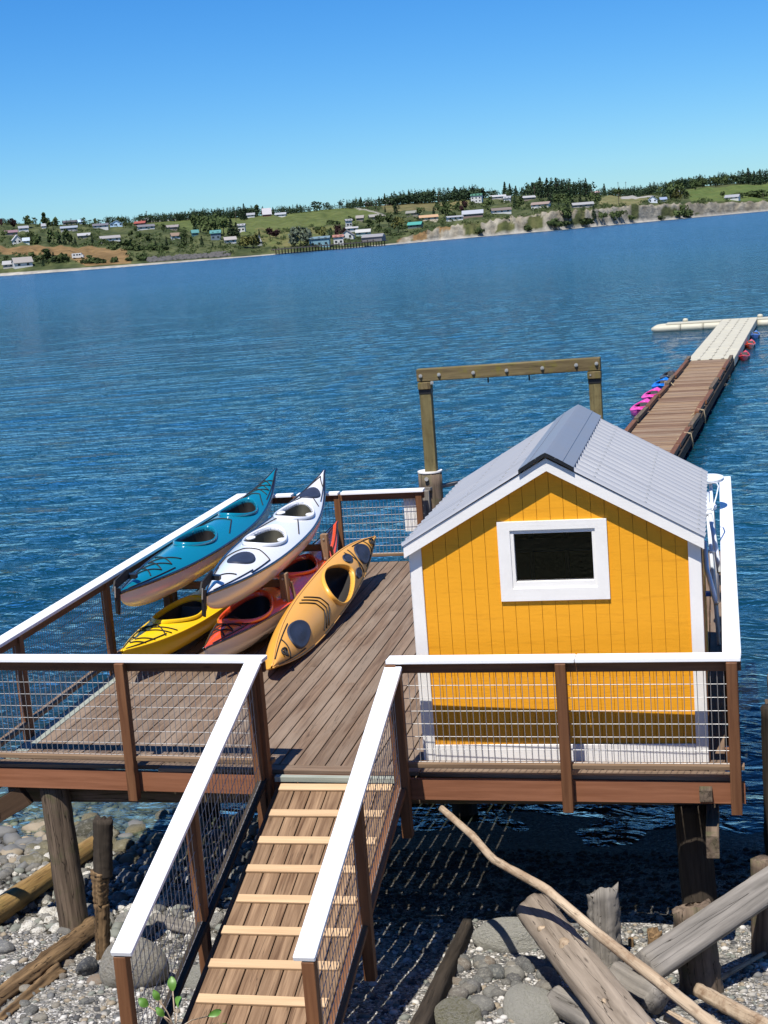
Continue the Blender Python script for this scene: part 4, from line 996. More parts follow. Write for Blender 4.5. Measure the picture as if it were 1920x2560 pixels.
for i in range(130):        # barnacled cobbles near the waterline on the left
    y = rnd.uniform(.9, 3.1); x = rnd.uniform(-8.3, -4.3); put_stone(x, y, rnd.uniform(.045,.10), 'b' if rnd.random() < .75 else 'g'); cnt += 1
for i in range(85):         # grey cobbles heaped by the driftwood
    q = bp(rnd.uniform(225, 760), rnd.uniform(690, 1080)); p = onz(q[0], q[1], -1.35)
    put_stone(p[0], p[1], rnd.choice([.035,.045,.06,.07,.085]), 'g', .7); cnt += 1
for i in range(45):
    q = (rnd.uniform(0, 420), rnd.uniform(2330, 2560)); p = onz(q[0], q[1], -1.3); put_stone(p[0], p[1], rnd.choice([.025,.03,.035,.045,.06]), 'g'); cnt += 1
for i in range(36):
    x, y = rnd.uniform(-7.8,-4), rnd.uniform(3.0, 5.5); put_stone(x, y, rnd.uniform(.08,.17), 'w'); cnt += 1
def scatter(name, n, xr, yr, smin, smax, mats, seed, flat=.6, lift=.25, dens=None, V0=IV0, F0=IF0, wet=()):
    mats = list(mats)+list(wet)
    r = np.random.default_rng(seed); x = r.uniform(*xr, n); y = r.uniform(*yr, n)
    if dens is not None:
        k = r.uniform(0, 1, n) < dens(x, y); x, y = x[k], y[k]
    n = len(x)
    s = smin*(smax/smin)**(r.uniform(0, 1, n)**2.2); z = beach_z(x, y)
    th = r.uniform(0, 6.28, n); c, sn = np.cos(th), np.sin(th); P = V0[None]*r.uniform(.75, 1.25, (n,1,3))*np.stack([s*1.15, s*.9, s*flat], -1)[:,None,:]
    P = P*(1+r.normal(0, .10, (n, len(V0), 1)))
    Q = np.stack([P[...,0]*c[:,None]-P[...,1]*sn[:,None]+x[:,None], P[...,0]*sn[:,None]+P[...,1]*c[:,None]+y[:,None], P[...,2]+(z+s*flat*lift)[:,None]], -1).reshape(-1,3)
    F = (F0[None]+(np.arange(n)*len(V0))[:,None,None]).reshape(-1,3)
    me = npmesh(name, Q, F, mats, True)
    nd = len(mats)-len(wet); mi = r.integers(0, nd, n)
    if wet: mi = np.where(z+r.normal(0, .03, n) < -1.69, r.integers(nd, len(mats), n), mi)  # low-lying pebbles take the damp, shade-darkened materials
    me.polygons.foreach_set('material_index', np.repeat(mi, len(F0)).astype(np.int32)); me.update()
    return tag(obj(name, me), 'loose '+name.replace('_', ' ')+' covering the beach below the deck', 'pebbles', kind='stuff')
pc = lambda nm, c: plain(nm, c, .75, var=.3, scale=30, bump=.2)
PEB = [pc('pebble_dark', (.06,.06,.06)), pc('pebble_grey', (.15,.15,.145)), pc('pebble_green', (.19,.2,.17)), pc('pebble_tan', (.29,.24,.17)), pc('pebble_pale', (.36,.34,.30)), pc('shell_white', (.56,.54,.50))]
WETSHADE = [pc('wet_shade_pebble', (.03,.03,.025)), pc('wet_shade_pebble_brown', (.05,.042,.026))]  # damp pebbles, coloured extra dark so ground under the deck looks shaded
scatter('shingle', 34000, (-8.6, 3.2), (-4.2, 3.3), .008, .042, PEB, 1, wet=WETSHADE)
scatter('shell_fragments', 30000, (-8.4, 3.0), (-4.2, 1.6), .006, .016, [PEB[4], PEB[5], PEB[1]], 2, .35, wet=WETSHADE)
scatter('cobbles', 1500, (-9.0, -4.3), (.6, 3.3), .025, .085, [BARN, STONE, PEB[2], BARN], 3, .7, V0=IV1, F0=IF1)
scatter('submerged_stones', 1700, (-11, -4.6), (2.6, 7.5), .04, .16, [WETST, PEB[1], PEB[3], WETST], 4, .6, V0=IV1, F0=IF1)
def boulder(px, py, zg, r, sc, mat, label, rz=0.0, tilt=(0,0), seed=1, amp=.14, sink=.45):
    p = onz(px, py, zg); g = bz(p[0], p[1])
    M = Matrix.Translation((p[0], p[1], g+r*sc[2]*(1-sink)-.0)) @ Matrix.Rotation(rz, 4, 'Z') @ Matrix.Rotation(tilt[0], 4, 'X') @ Matrix.Rotation(tilt[1], 4, 'Y') @ Matrix.Diagonal((r*sc[0], r*sc[1], r*sc[2], 1))
    return tag(obj('boulder', stone_proto(seed, mat, IV2, IF2, amp), None, M), label, 'boulder')
boulder(345, 2420, -1.32, .27, (1.0,.9,.85), BROWNB, 'large rounded grey brown boulder seen through the ramp railing mesh', seed=3)
boulder(500, 2410, -1.3, .17, (1.2,.8,.7), PALE, 'pale boulder lying half under the ramp', seed=8)
boulder(1290, 2360, -1.55, .23, (1.35,.7,.75), PALE, 'long pale boulder crossed by the shadow of the big log', seed=4)
boulder(1345, 2520, -1.32, .21, (1.05,1.2,.55), PALE, 'flat slabby pale boulder with angular edges among the cobbles', .5, (.25,.0), seed=6, amp=.22)
boulder(1165, 2540, -1.25, .19, (1.15,.9,.7), GREENB, 'green algae covered boulder beside the cobble heap', seed=9)
boulder(1165, 2545, -1.05, .06, (1.15,.9,.7), PALE, 'small whitish rounded stone lying against the green boulder', seed=12)
boulder(205, 2400, -1.4, .075, (.9,1.1,1.1), stonem('slate_stone', [(.05,.055,.065),(.06,.06,.07)], .3), 'dark slate rounded stone next to the rotten log', seed=14)
boulder(240, 2435, -1.4, .08, (1.2,1.0,.5), stonem('pinkish_stone', [(.36,.24,.15),(.4,.27,.17)], .5, .2), 'pinkish tan flat stone under the broken stump', seed=15)
boulder(8, 2358, -1.5, .10, (1.3,.8,.6), stonem('smooth_grey_stone', [(.14,.145,.15),(.15,.15,.15)], .2), 'smooth oval grey stone lying on the gravel by the golden log', seed=16)

# ------------------------------------------------------------------ driftwood, stumps
def G(px, py, dz=0.0, z0=-1.5):
    """point on the beach under a pixel, lifted by dz"""
    z = z0
    for _ in range(6): p = onz(px, py, z); z = bz(p[0], p[1])+dz
    return Vector(onz(px, py, z))
def lg(name, label, cat, p0, p1, r0, r1, mat, **kw): return tag(log(name, p0, p1, r0, r1, mat, None, **kw), label, cat)
lg('golden_log', 'golden brown peeled log lying behind the thick piling', 'log', G(-70, 2322, .10), G(245, 2105, .10), .125, .10, GOLDW, seed=1, rough=.09)
lg('rotten_log', 'crumbling rotten log half sunk in the gravel', 'log', G(-30, 2520, .02), G(238, 2318, .05), .07, .085, ROTW, seed=2, rough=.22, n=22)
lg('rotten_plank', 'splintered strip of rotten wood beside the crumbling log', 'driftwood', G(0, 2548, .02), G(150, 2425, .03), .025, .05, ROTW, seed=12, rough=.3)
b_ = G(255, 2395, 0); 
st1 = thing('broken_stump', b_, 'thin splintered stump with dark top standing by the ramp', 'stump')
t_ = Vector(ony(256, 2050, b_.y+.05)); m1 = b_.lerp(t_, .40); m2 = b_.lerp(t_, .62)
log('root', b_+Vector((0,0,-.1)), m1, .055, .06, ROTW, st1, seed=4, rough=.2); log('trunk', m1, m2+Vector((0,0,.02)), .062, .085, ROTW, st1, seed=5, rough=.16); log('old_top', m2-Vector((0,0,.03)), t_, .078, .082, DARKPILE, st1, seed=6, rough=.07, splinter=.03)
lg('short_plank', 'weathered grey timber lying across the gravel under the ramp', 'timber', G(390, 2300, .05), G(505, 2330, .05), .07, .07, DRIFTG, seed=8, squareness=.8)
# right of ramp
lg('big_log', 'thick smooth grey driftwood log with rounded end', 'log', (-1.72, -.28, -.93), (-.50, -2.75, -1.02), .150, .165, DRIFT, seed=9, rough=.05, n=28, rings=40)
bl = bpy.data.objects['big_log']
for t, ang, rr3 in ((.17,.6,.05), (.30,1.2,.06), (.62,.9,.035), (.78,2.0,.05)):
    c = Vector((-1.72, -.28, -.93)).lerp(Vector((-.50, -2.75, -1.02)), t); d3 = Vector((-math.cos(ang)*.9, -.43*math.cos(ang), math.sin(ang))).normalized()
    log('knot', c+d3*.11, c+d3*(.165+.01*rr3), rr3, rr3*.5, BRANCHW, bl, seed=int(t*100), rough=.2, n=10, rings=5)
lg('long_branch', 'long thin peeled branch propped across the big log', 'branch', (-2.50, .03, -.17), (-.02, -2.35, -.98), .030, .050, BRANCHW, seed=10, rough=.10, n=12, rings=50, bend=[(.12,.0,-.02),(.22,-.05,-.035),(.38,.03,.0),(.55,.03,-.03),(.75,-.01,.02)])
lg('squared_beam', 'weathered grey squared beam resting over the stumps', 'beam', (-.80, -1.06, -1.02), (.62, .42, -.66), .14, .14, DRIFTG, seed=11, rough=.06, squareness=.85, n=24)
def stump(px, top, bot, wpx, mat, label, seed, Y=None, **kw):
    b = G(px[1], bot) if Y is None else None
    Yb = b.y if Y is None else Y
    p1 = Vector(ony(px[0], top, Yb)); p0 = Vector(ony(px[1], bot, Yb)); p0.z -= .15; r = wpx/2*(p1-Vector(CAM)).dot(Vector(CF))/FPX
    return lg('stump', label, 'stump', p0, p1, r*1.05, r*.92, mat, seed=seed, **kw)
stump((1512,1520), 2228, 2405, 74, DRIFTG, 'pale grey split stump standing behind the big log', 31, rough=.14, splinter=.02, slant=.07, n=22)
stump((1634,1638), 2332, 2372, 40, ROTW, 'small orange brown jagged stump between two larger stumps', 32, rough=.12, splinter=.04)
stump((1577,1578), 2345, 2366, 14, ROTW, 'tiny peg of broken wood sticking up near the pale stump', 33)
stump((1728,1762), 2268, 2490, 108, PILEW, 'thick mossy stump under the squared beam', 34, rough=.10, slant=.05, Y=-.50)
stump((1908,1915), 2148, 2560, 56, PILEW, 'tall squared grey post beside the deck corner', 35, squareness=.8, rough=.03, Y=.3)
lg('dark_log', 'dark wet log slanting out of the deck shadow beside the cobbles', 'log', G(1168, 2312, .06), G(1040, 2590, .07), .06, .085, DARKPILE, seed=41, rough=.1)
lg('split_log', 'short split log under the big driftwood log', 'log', G(1395, 2500, .1), G(1500, 2560, .12), .11, .11, DRIFTG, seed=42, rough=.12, squareness=.4)
lg('split_log', 'blocky grey log end lying below the squared beam', 'log', G(1545, 2440, .16), G(1640, 2500, .16), .12, .11, DRIFTG, seed=43, rough=.08, squareness=.6)
lg('yellow_driftwood', 'yellowish broken driftwood pole at the foot of the mossy stump', 'driftwood', G(1745, 2475, .15), G(1935, 2580, .12), .05, .06, BRANCHW, seed=44, rough=.12)
lg('pale_stick', 'bleached stick lying on the bright shells behind the squared beam', 'driftwood', G(1795, 2450, .05), G(1925, 2375, .05), .022, .018, BRANCHW, seed=45, rough=.1)
lg('pale_stick', 'short bleached driftwood stub lying against the big log', 'driftwood', G(1670, 2540, .15), G(1740, 2580, .12), .045, .05, BRANCHW, seed=46, rough=.1)
# old timber bulkhead at the right edge
bh = thing('old_bulkhead', (.42, 2.0, -1.5), 'mossy grey old timber bulkhead beside the right deck corner', 'bulkhead')
for i, (x, y, z1) in enumerate([(.30, 2.3, -.05), (.42, 1.7, -.22), (.50, 1.1, -.40), (.40, 3.1, .02)]):
    log('pile', (x, y, -2.3), (x, y, z1), .13, .12, PILEW if i else DARKPILE, bh, seed=50+i, rough=.08)
for z in (-.55, -.85, -1.2): beam('plank', (.34, .9, z), (.28, 3.6, z+.05), .07, .24, PILEW, bh)
# leafy twig from the bank below the camera
LEAF = Mat('leaf_green'); v_, r_ = LEAF.objvec(); LEAFM = LEAF.surf(LEAF.mix(LEAF.noise(v_, 30, 3), (.07,.17,.02), (.12,.24,.035)), .45, None)
root = CAM+ray(455, 2640)*4.7
tw = thing('shrub', (float(root[0]), float(root[1]), float(bz(root[0], root[1]))), 'leafy green shrub sprig rising in front of the ramp foot', 'shrub')
g0 = Vector((float(root[0])+.1, float(root[1])-.2, bz(root[0], root[1]-.2)-.05)); tips = [(398,2500),(432,2478),(445,2520),(370,2515),(520,2540)]
hub = Vector(CAM+ray(440, 2575)*4.75)
mb = MB(); mb.tube([g0, g0.lerp(hub, .6)+Vector((.03,0,.02)), hub], [.008,.006,.004], 6); mb.build('stem', BRANCHW, tw, smooth=True)
for i, (px, py) in enumerate(tips+[(500,2575),(410,2540),(540,2570)]):
    tip = Vector(CAM+ray(px, py)*(4.75+.05*(i % 3)))
    mb = MB(); mb.tube([hub, hub.lerp(tip, .5)+Vector((0,0,.01)), tip], .0022, 5); mb.build('twig', BRANCHW, tw, smooth=True)
    dirv = (tip-hub).normalized(); side = dirv.cross(Vector((.3,-.9,.4))).normalized(); upv = side.cross(dirv); ln, wd = .038+.007*(i % 3), .011+.003*(i % 2)
    V = []; 
    for k in range(9):
        u = k/8; w = wd*math.sin(math.pi*min(1, u*.93+.05))**.8
        c = tip+dirv*(u*ln)+upv*(.010*math.sin(u*3)); V += [c-side*w+upv*.005, c, c+side*w+upv*.005]
    F = []
    for k in range(8):
        for j in range(2): F.append((3*k+j, 3*k+j+1, 3*k+4+j, 3*k+3+j))
    obj('leaf', mkmesh('leaf', V, F, LEAFM, True), tw)
# ------------------------------------------------------------------ far shore: trees
def leafm(name, a, b):
    m = Mat(name); v, r = m.objvec(); n = m.noise(v, .9, 4, .7); oi = m.n('ObjectInfo').outputs['Random']
    c = m.mix(m.ramp(n, [(.3,0.0),(.7,1.0)]), a, b); c = m.n('HueSaturation', Color=c, Value=m.math('ADD', m.math('MULTIPLY', oi, .5), .75)).outputs[0]
    return m.surf(c, .9, spec=.1)
F_CON = leafm('conifer_needles', (.020,.036,.019), (.042,.066,.032)); F_DEC = leafm('broad_leaves', (.034,.054,.020), (.072,.095,.034)); F_OLV = leafm('olive_leaves', (.055,.06,.018), (.11,.11,.035))
F_PUR = leafm('purple_leaves', (.022,.012,.013), (.045,.022,.022)); F_GRY = leafm('grey_green_leaves', (.075,.095,.065), (.12,.14,.10)); BARK = plain('bark', (.06,.045,.035), .9)
def crown(seed, kind, n=230):
    """unit crown: height 1, made of leaf-clump quads through its volume"""
    r = np.random.default_rng(seed); V = []; F = []
    for i in range(n):
        if kind == 'con':
            h = r.uniform(.06, 1)**.9; rad = .20*(1-h)**.8*(.55+.45*abs(math.sin(h*26)))+.012; a = r.uniform(0, 6.28); rr2 = rad*r.uniform(.35,1)**.5
            p = np.array([rr2*math.cos(a), rr2*math.sin(a), h]); s = .055*(1.1-h*.6)
        else:
            k = r.integers(0, 7); q = np.random.default_rng(seed*31+k); cc = np.array([q.normal(0,.17), q.normal(0,.17), q.uniform(.35,.78)]); R = q.uniform(.14,.25)
            if kind == 'col': cc = np.array([q.normal(0,.04), q.normal(0,.04), q.uniform(.2,.85)]); R = .11
            if kind == 'bush': cc = np.array([q.normal(0,.28), q.normal(0,.28), q.uniform(.2,.6)]); R = q.uniform(.25,.38)
            dv = r.normal(0, 1, 3); dv /= np.linalg.norm(dv); p = cc+dv*R*r.uniform(.5,1.05); p[2] = max(.05, p[2]); s = .075 if kind != 'bush' else .12
        nv = r.normal(0, 1, 3)+p*[2,2,.5]*2; nv /= np.linalg.norm(nv); a1 = np.cross(nv, [0,0,1]); a1 /= np.linalg.norm(a1)+1e-6; a2 = np.cross(nv, a1)
        b = len(V); e = r.uniform(.6,1.3,4)*s
        V += [p+a1*e[0], p+a2*e[1], p-a1*e[2], p-a2*e[3]]; F.append((b, b+1, b+2, b+3))
    return np.array(V), np.array(F)
def trunk_mesh(h):
    mb = MB(); mb.tube([(0,0,-.08),(0,0,h*.5),(.01,.005,h)], [.03,.022,.008], 6)
    for k in range(4): a = k*1.7; mb.tube([(0,0,h*.55),(.10*math.cos(a), .10*math.sin(a), h*.85)], [.012,.004], 4)
    return mkmesh('trunk', mb.v, mb.f, BARK, True)
TR = {}
for kind, mt, sh, th_ in (('con', F_CON, 'con', .8), ('dec', F_DEC, 'dec', .6), ('olv', F_OLV, 'dec', .6), ('pur', F_PUR, 'dec', .5), ('gry', F_GRY, 'dec', .5), ('col', F_DEC, 'col', .7), ('bush', F_DEC, 'bush', .3), ('snag', F_CON, 'dec', .75)):
    TR[kind] = [(npmesh('crown', *crown(60+j*7+len(TR), sh, 260 if kind != 'snag' else 90), mt), trunk_mesh(th_)) for j in range(4)]
LAB = {'con': ('conifer_tree', 'dark pointed conifer standing on the far shore hillside', 'conifers on the far shore'), 'dec': ('leafy_tree', 'rounded green leafy tree among the far shore houses', 'leafy trees on the far shore'),
       'olv': ('olive_tree', 'olive yellow leafy tree on the far shore', 'olive coloured trees on the far shore'), 'pur': ('purple_tree', 'dark purple-leaved round tree on the far shore', 'purple trees on the far shore'),
       'gry': ('willow_tree', 'grey-green billowing tree near the far wharf', 'grey-green trees on the far shore'), 'col': ('poplar_tree', 'narrow columnar tree rising above the far skyline', 'columnar trees on the far skyline'), 'bush': ('shrub', 'low dark green shrub on the far hillside', 'shrubs on the far shore'), 'snag': ('windswept_tree', 'open windswept conifer with flat crown on the far skyline', 'windswept trees on the far skyline')}
def far_tree(px, py, hpx, kind, wide=1.0):
    p, mpp = on_land(px, py); h = hpx*mpp*1.02; nm, lb, gp = LAB[kind]; w = h*wide
    M = Matrix.Translation(p-Vector((0,0,.02*h))) @ Matrix.Rotation(rnd.uniform(0,6.28), 4, 'Z') @ Matrix.Diagonal((w, w, h, 1))
    t = bpy.data.objects.new(nm, None); link(t, M); lb = ' '.join((BASE[kind]+' near the '+near_house(px, py)).split()[:16]); tag(t, lb, 'tree' if kind != 'bush' else 'shrub', gp)
    c, tk = rnd.choice(TR[kind]); obj('crown', c, t, M); obj('trunk', tk, t, M)
q1 = lambda x, y: (x*.3858, 380+y*.3858); q2 = lambda x, y: (560+x*.3858, 400+y*.3858); q3 = lambda x, y: (1100+x*.4943, 400+y*.4943)
S1 = .3858
TL = [(q1, .3858, [(10,480,45,'pur',1.1),(90,490,60,'pur',1.1),(185,490,70,'dec',1.2),(285,480,90,'col',1.0),(345,500,75,'dec',1.2),(300,470,40,'dec',1.2),(545,480,55,'snag',1.4),(620,475,40,'dec',1.0),(640,480,32,'con',.9),(700,470,45,'con',1.1),(730,468,38,'con',1.1),(780,465,45,'dec',1.0),
   (320,590,75,'con',1.0),(350,590,90,'dec',1.0),(385,590,85,'con',1.0),(420,595,70,'con',1.1),(450,600,95,'dec',1.0),(490,605,60,'con',1.0),(600,600,55,'con',1.0),(230,590,60,'bush',1.0),(200,570,45,'dec',1.2),(30,560,40,'dec',1.3),
   (310,715,85,'col',2.0),(350,715,60,'con',1.6),(395,715,55,'bush',1.2),(265,720,50,'dec',1.3),(210,700,50,'dec',1.3),(120,700,40,'dec',1.3),(40,710,35,'dec',1.2),(430,700,40,'col',1.5),(280,740,40,'con',1.8),(600,720,40,'bush',1.2),(650,720,38,'bush',1.3),(930,700,40,'bush',1.2),(540,720,30,'bush',1.2),(740,715,35,'bush',1.2),(830,705,25,'bush',1.4),(570,690,22,'bush',1.2),
   (815,500,35,'dec',1.0),(1060,530,45,'dec',1.2),(1130,500,35,'dec',1.3),(1190,590,70,'dec',1.0),(1270,520,90,'con',1.2),(1300,525,110,'dec',1.0),(1345,530,105,'dec',1.0),(1410,535,120,'dec',1.0),(1450,535,120,'dec',1.0),(1500,545,105,'con',1.6),(1535,545,90,'con',1.6),
   (1245,605,45,'col',1.4),(1310,610,60,'con',1.2),(1185,615,35,'bush',1.2),(1380,615,35,'con',1.1),(1430,615,40,'con',1.2),(1080,600,60,'con',1.0),(1010,620,55,'con',1.2),(960,600,70,'dec',1.0),(900,640,45,'bush',1.5),(970,635,45,'bush',1.6),(800,630,45,'bush',1.8),(860,640,40,'bush',1.6),(740,625,40,'bush',1.7),(1040,640,40,'bush',1.6),(660,600,40,'dec',1.2),(700,610,35,'bush',1.4),(1590,620,70,'olv',1.3),(1640,625,75,'olv',1.1),(900,560,45,'dec',1.2),(850,560,40,'dec',1.2),(880,520,30,'dec',1.1)]),
  (q2, .3858, [(135,385,100,'con',1.0),(112,385,80,'con',.9),(218,360,75,'col',1.3),(255,350,55,'con',1.0),(320,345,45,'con',1.2),(390,330,40,'con',1.0),(430,330,40,'con',1.3),(230,500,40,'con',1.0),(300,520,60,'pur',1.5),(340,520,50,'pur',1.4),(150,570,85,'olv',1.3),(195,570,90,'olv',1.0),(500,560,125,'gry',1.0),(455,560,90,'gry',1.2),(540,555,80,'gry',1.0),(640,510,75,'olv',1.0),(690,510,70,'snag',1.0),(740,495,75,'pur',1.1),(775,490,55,'pur',1.0),(710,425,30,'bush',2.0),(825,410,50,'dec',1.2),(600,450,20,'bush',2.2),
   (590,310,60,'snag',1.6),(620,305,55,'snag',1.5),(665,305,50,'snag',1.2),(765,290,55,'snag',1.0),(800,300,50,'con',1.0),(840,300,50,'con',1.3),(890,300,60,'con',1.3),(1008,290,55,'con',1.1),(1045,290,70,'con',1.0),(1080,285,50,'con',1.1),(1115,360,75,'con',1.2),(1110,330,40,'dec',1.2),(1045,340,40,'con',1.0),(1130,270,50,'con',1.2),
   (1010,440,70,'dec',1.3),(1070,440,75,'dec',1.3),(1130,470,95,'olv',1.1),(1000,480,50,'dec',1.4),(1060,490,45,'dec',1.3),(950,450,60,'dec',1.2),(930,470,40,'dec',1.2),(1160,470,60,'dec',1.1),(1270,380,60,'dec',1.2),(1400,360,70,'dec',1.2),(1440,370,65,'dec',1.2),(1360,360,50,'con',1.2),(1480,380,50,'dec',1.2),(1540,350,45,'pur',1.1),(1420,290,45,'con',1.0),(1610,300,35,'dec',1.0),(880,290,45,'con',1.5),(960,290,30,'con',1.3)]),
  (q3, .4943, [(330,185,68,'con',1.2),(355,185,60,'con',1.1),(385,185,50,'con',1.3),(415,180,40,'con',1.1),(445,190,65,'snag',.9),(480,195,75,'snag',1.0),(510,195,98,'con',1.0),(545,195,92,'con',1.2),(590,195,98,'con',1.1),(620,195,80,'con',1.3),(655,195,75,'con',1.2),(680,190,70,'con',1.1),(712,185,65,'con',1.1),(740,190,95,'con',.9),(832,180,55,'con',1.2),(790,235,60,'dec',1.1),(905,200,45,'dec',1.1),(380,250,65,'con',1.1),(400,250,60,'dec',1.1),(240,260,60,'dec',1.2),(215,195,40,'pur',1.0),(600,235,60,'dec',1.3),(640,240,60,'dec',1.2),(560,225,70,'con',1.3),(670,225,40,'con',1.6),(710,225,38,'con',1.8),(740,222,35,'con',1.6),(650,300,75,'con',1.5),(630,300,60,'dec',1.3),(780,300,65,'con',1.2),(820,310,45,'dec',1.4),(880,310,45,'dec',1.6),(910,310,50,'dec',1.4),(580,340,40,'bush',1.8),(640,340,35,'bush',2.0),(720,330,38,'bush',1.8),(440,355,28,'bush',1.6),(195,370,30,'bush',1.2),(960,300,20,'bush',1.6),(1110,300,22,'bush',1.8),(1230,290,60,'dec',1.0),(1200,290,35,'bush',1.6),(1250,290,40,'bush',1.4),
   (1135,205,70,'con',1.1),(1165,200,75,'dec',1.2),(1200,205,60,'olv',1.2),(1240,200,55,'dec',1.2),(1160,180,55,'con',1.2),(1210,165,50,'dec',1.3),(1290,150,48,'dec',1.3),(1330,145,45,'dec',1.2),(1395,135,48,'dec',1.2),(1440,130,40,'dec',1.2),(1490,120,40,'dec',1.2),(1560,125,75,'con',1.2),(1590,130,65,'con',1.3),(1620,130,72,'con',1.0),(1645,125,65,'con',1.1),(1430,190,30,'dec',1.3),(1600,190,35,'bush',2.4),(1530,190,28,'bush',2.4),(30,280,60,'dec',1.3),(130,255,40,'pur',1.2),(80,250,40,'dec',1.4)])]
# wood along the skyline and scrub on the slopes: masses nobody could count
def mass(name, label, pts, mats, seed, cat):
    r = np.random.default_rng(seed); Vs = []; Fs = []; b = 0; protos_ = [crown(200+seed+j, k, 46) for j, k in enumerate(mats[1])]
    for (px, py, hp, w) in pts:
        p, mpp = on_land(px, py); h = hp*mpp; V, F = protos_[r.integers(0, len(protos_))]; a = r.uniform(0, 6.28)
        Q = V*[h*w, h*w, h]; Q = np.stack([Q[:,0]*math.cos(a)-Q[:,1]*math.sin(a), Q[:,0]*math.sin(a)+Q[:,1]*math.cos(a), Q[:,2]], -1)+np.array(p)-[0,0,.03*h]
        Vs.append(Q); Fs.append(F+b); b += len(V)
    return tag(obj(name, npmesh(name, np.concatenate(Vs), np.concatenate(Fs), mats[0])), label, cat, kind='stuff')
pts = []
def sky_row(x0, x1, n, h0, h1, dy=3):
    for _ in range(n):
        x = rnd.uniform(x0, x1); pts.append((x, float(fx(P_yk, x))+rnd.uniform(0, dy), rnd.uniform(h0, h1)*1.25, rnd.uniform(1.0, 1.7)))
sky_row(265, 345, 50, 8, 17); sky_row(345, 470, 130, 12, 19); sky_row(470, 640, 190, 13, 24); sky_row(560, 760, 130, 8, 18); sky_row(700, 880, 90, 6, 14); sky_row(860, 1000, 90, 8, 22); sky_row(980, 1200, 240, 14, 30); sky_row(1190, 1340, 90, 8, 20); sky_row(1330, 1480, 110, 10, 34); sky_row(1500, 1640, 160, 10, 18); sky_row(1580, 1760, 150, 10, 24); sky_row(1700, 2000, 260, 10, 26); sky_row(-60, 265, 90, 5, 12); sky_row(-1700, -60, 260, 8, 20); sky_row(2000, 3400, 260, 10, 24)
mass('distant_wood', 'continuous dark conifer wood along the far skyline', pts, (F_CON, ['con','con','con','dec']), 1, 'woodland')
pts = []
field = [c2((-100,365),(420,322),(850,305),(1010,355),(900,400),(600,432),(80,460),(-100,470)), c1((940,455),(1380,425),(1700,408),(1700,540),(1250,510),(1020,470)), c1((0,612),(520,612),(820,640),(850,720),(560,740),(460,690),(340,665),(0,665)), c3((1240,150),(1700,118),(1700,208),(1270,208)), c2((1000,275),(1400,275),(1500,330),(1050,340)), c3((820,185),(1100,180),(1000,228),(800,232))]
for k_ in range(4300):
    x = rnd.uniform(-40, 1960) if k_ < 2900 else rnd.choice([rnd.uniform(-1700,-40), rnd.uniform(1960,3400)]); ya, yb = float(fx(P_yk, x)), float(fx(P_yb, x)); y = ya+(yb-ya)*rnd.random()**.9
    X_, Y_ = np.array([x]), np.array([y])
    if any(inpoly(X_, Y_, f)[0] for f in field): continue
    if vnoise(x, y*2.5, 26, 77) < .34: continue
    pts.append((x, y, rnd.uniform(4, 12), rnd.uniform(.9, 1.5)))
mass('hillside_scrub', 'scrub and hedges covering the far hillside between houses', pts, (F_DEC, ['bush','bush','dec']), 5, 'scrub')
rr_ = random.Random(9); Vs = []; Fs = []; b = 0
for _ in range(420):
    x = rr_.uniform(370, 575); p, mpp = on_land(x, float(fx(P_ys, x))-rr_.uniform(4, 13)); s = rr_.uniform(.7, 1.9); Q = IV0*np.array([s, s, s*.8])*np.random.default_rng(int(x*1000)).uniform(.7,1.2,(12,1))+np.array(p)
    Vs.append(Q); Fs.append(IF0+b); b += 12
tag(obj('riprap', npmesh('riprap', np.concatenate(Vs), np.concatenate(Fs), plain('riprap_rock', (.085,.082,.078), .9, scale=1.0))), 'grey riprap rocks piled along the far beach', 'rocks', kind='stuff')

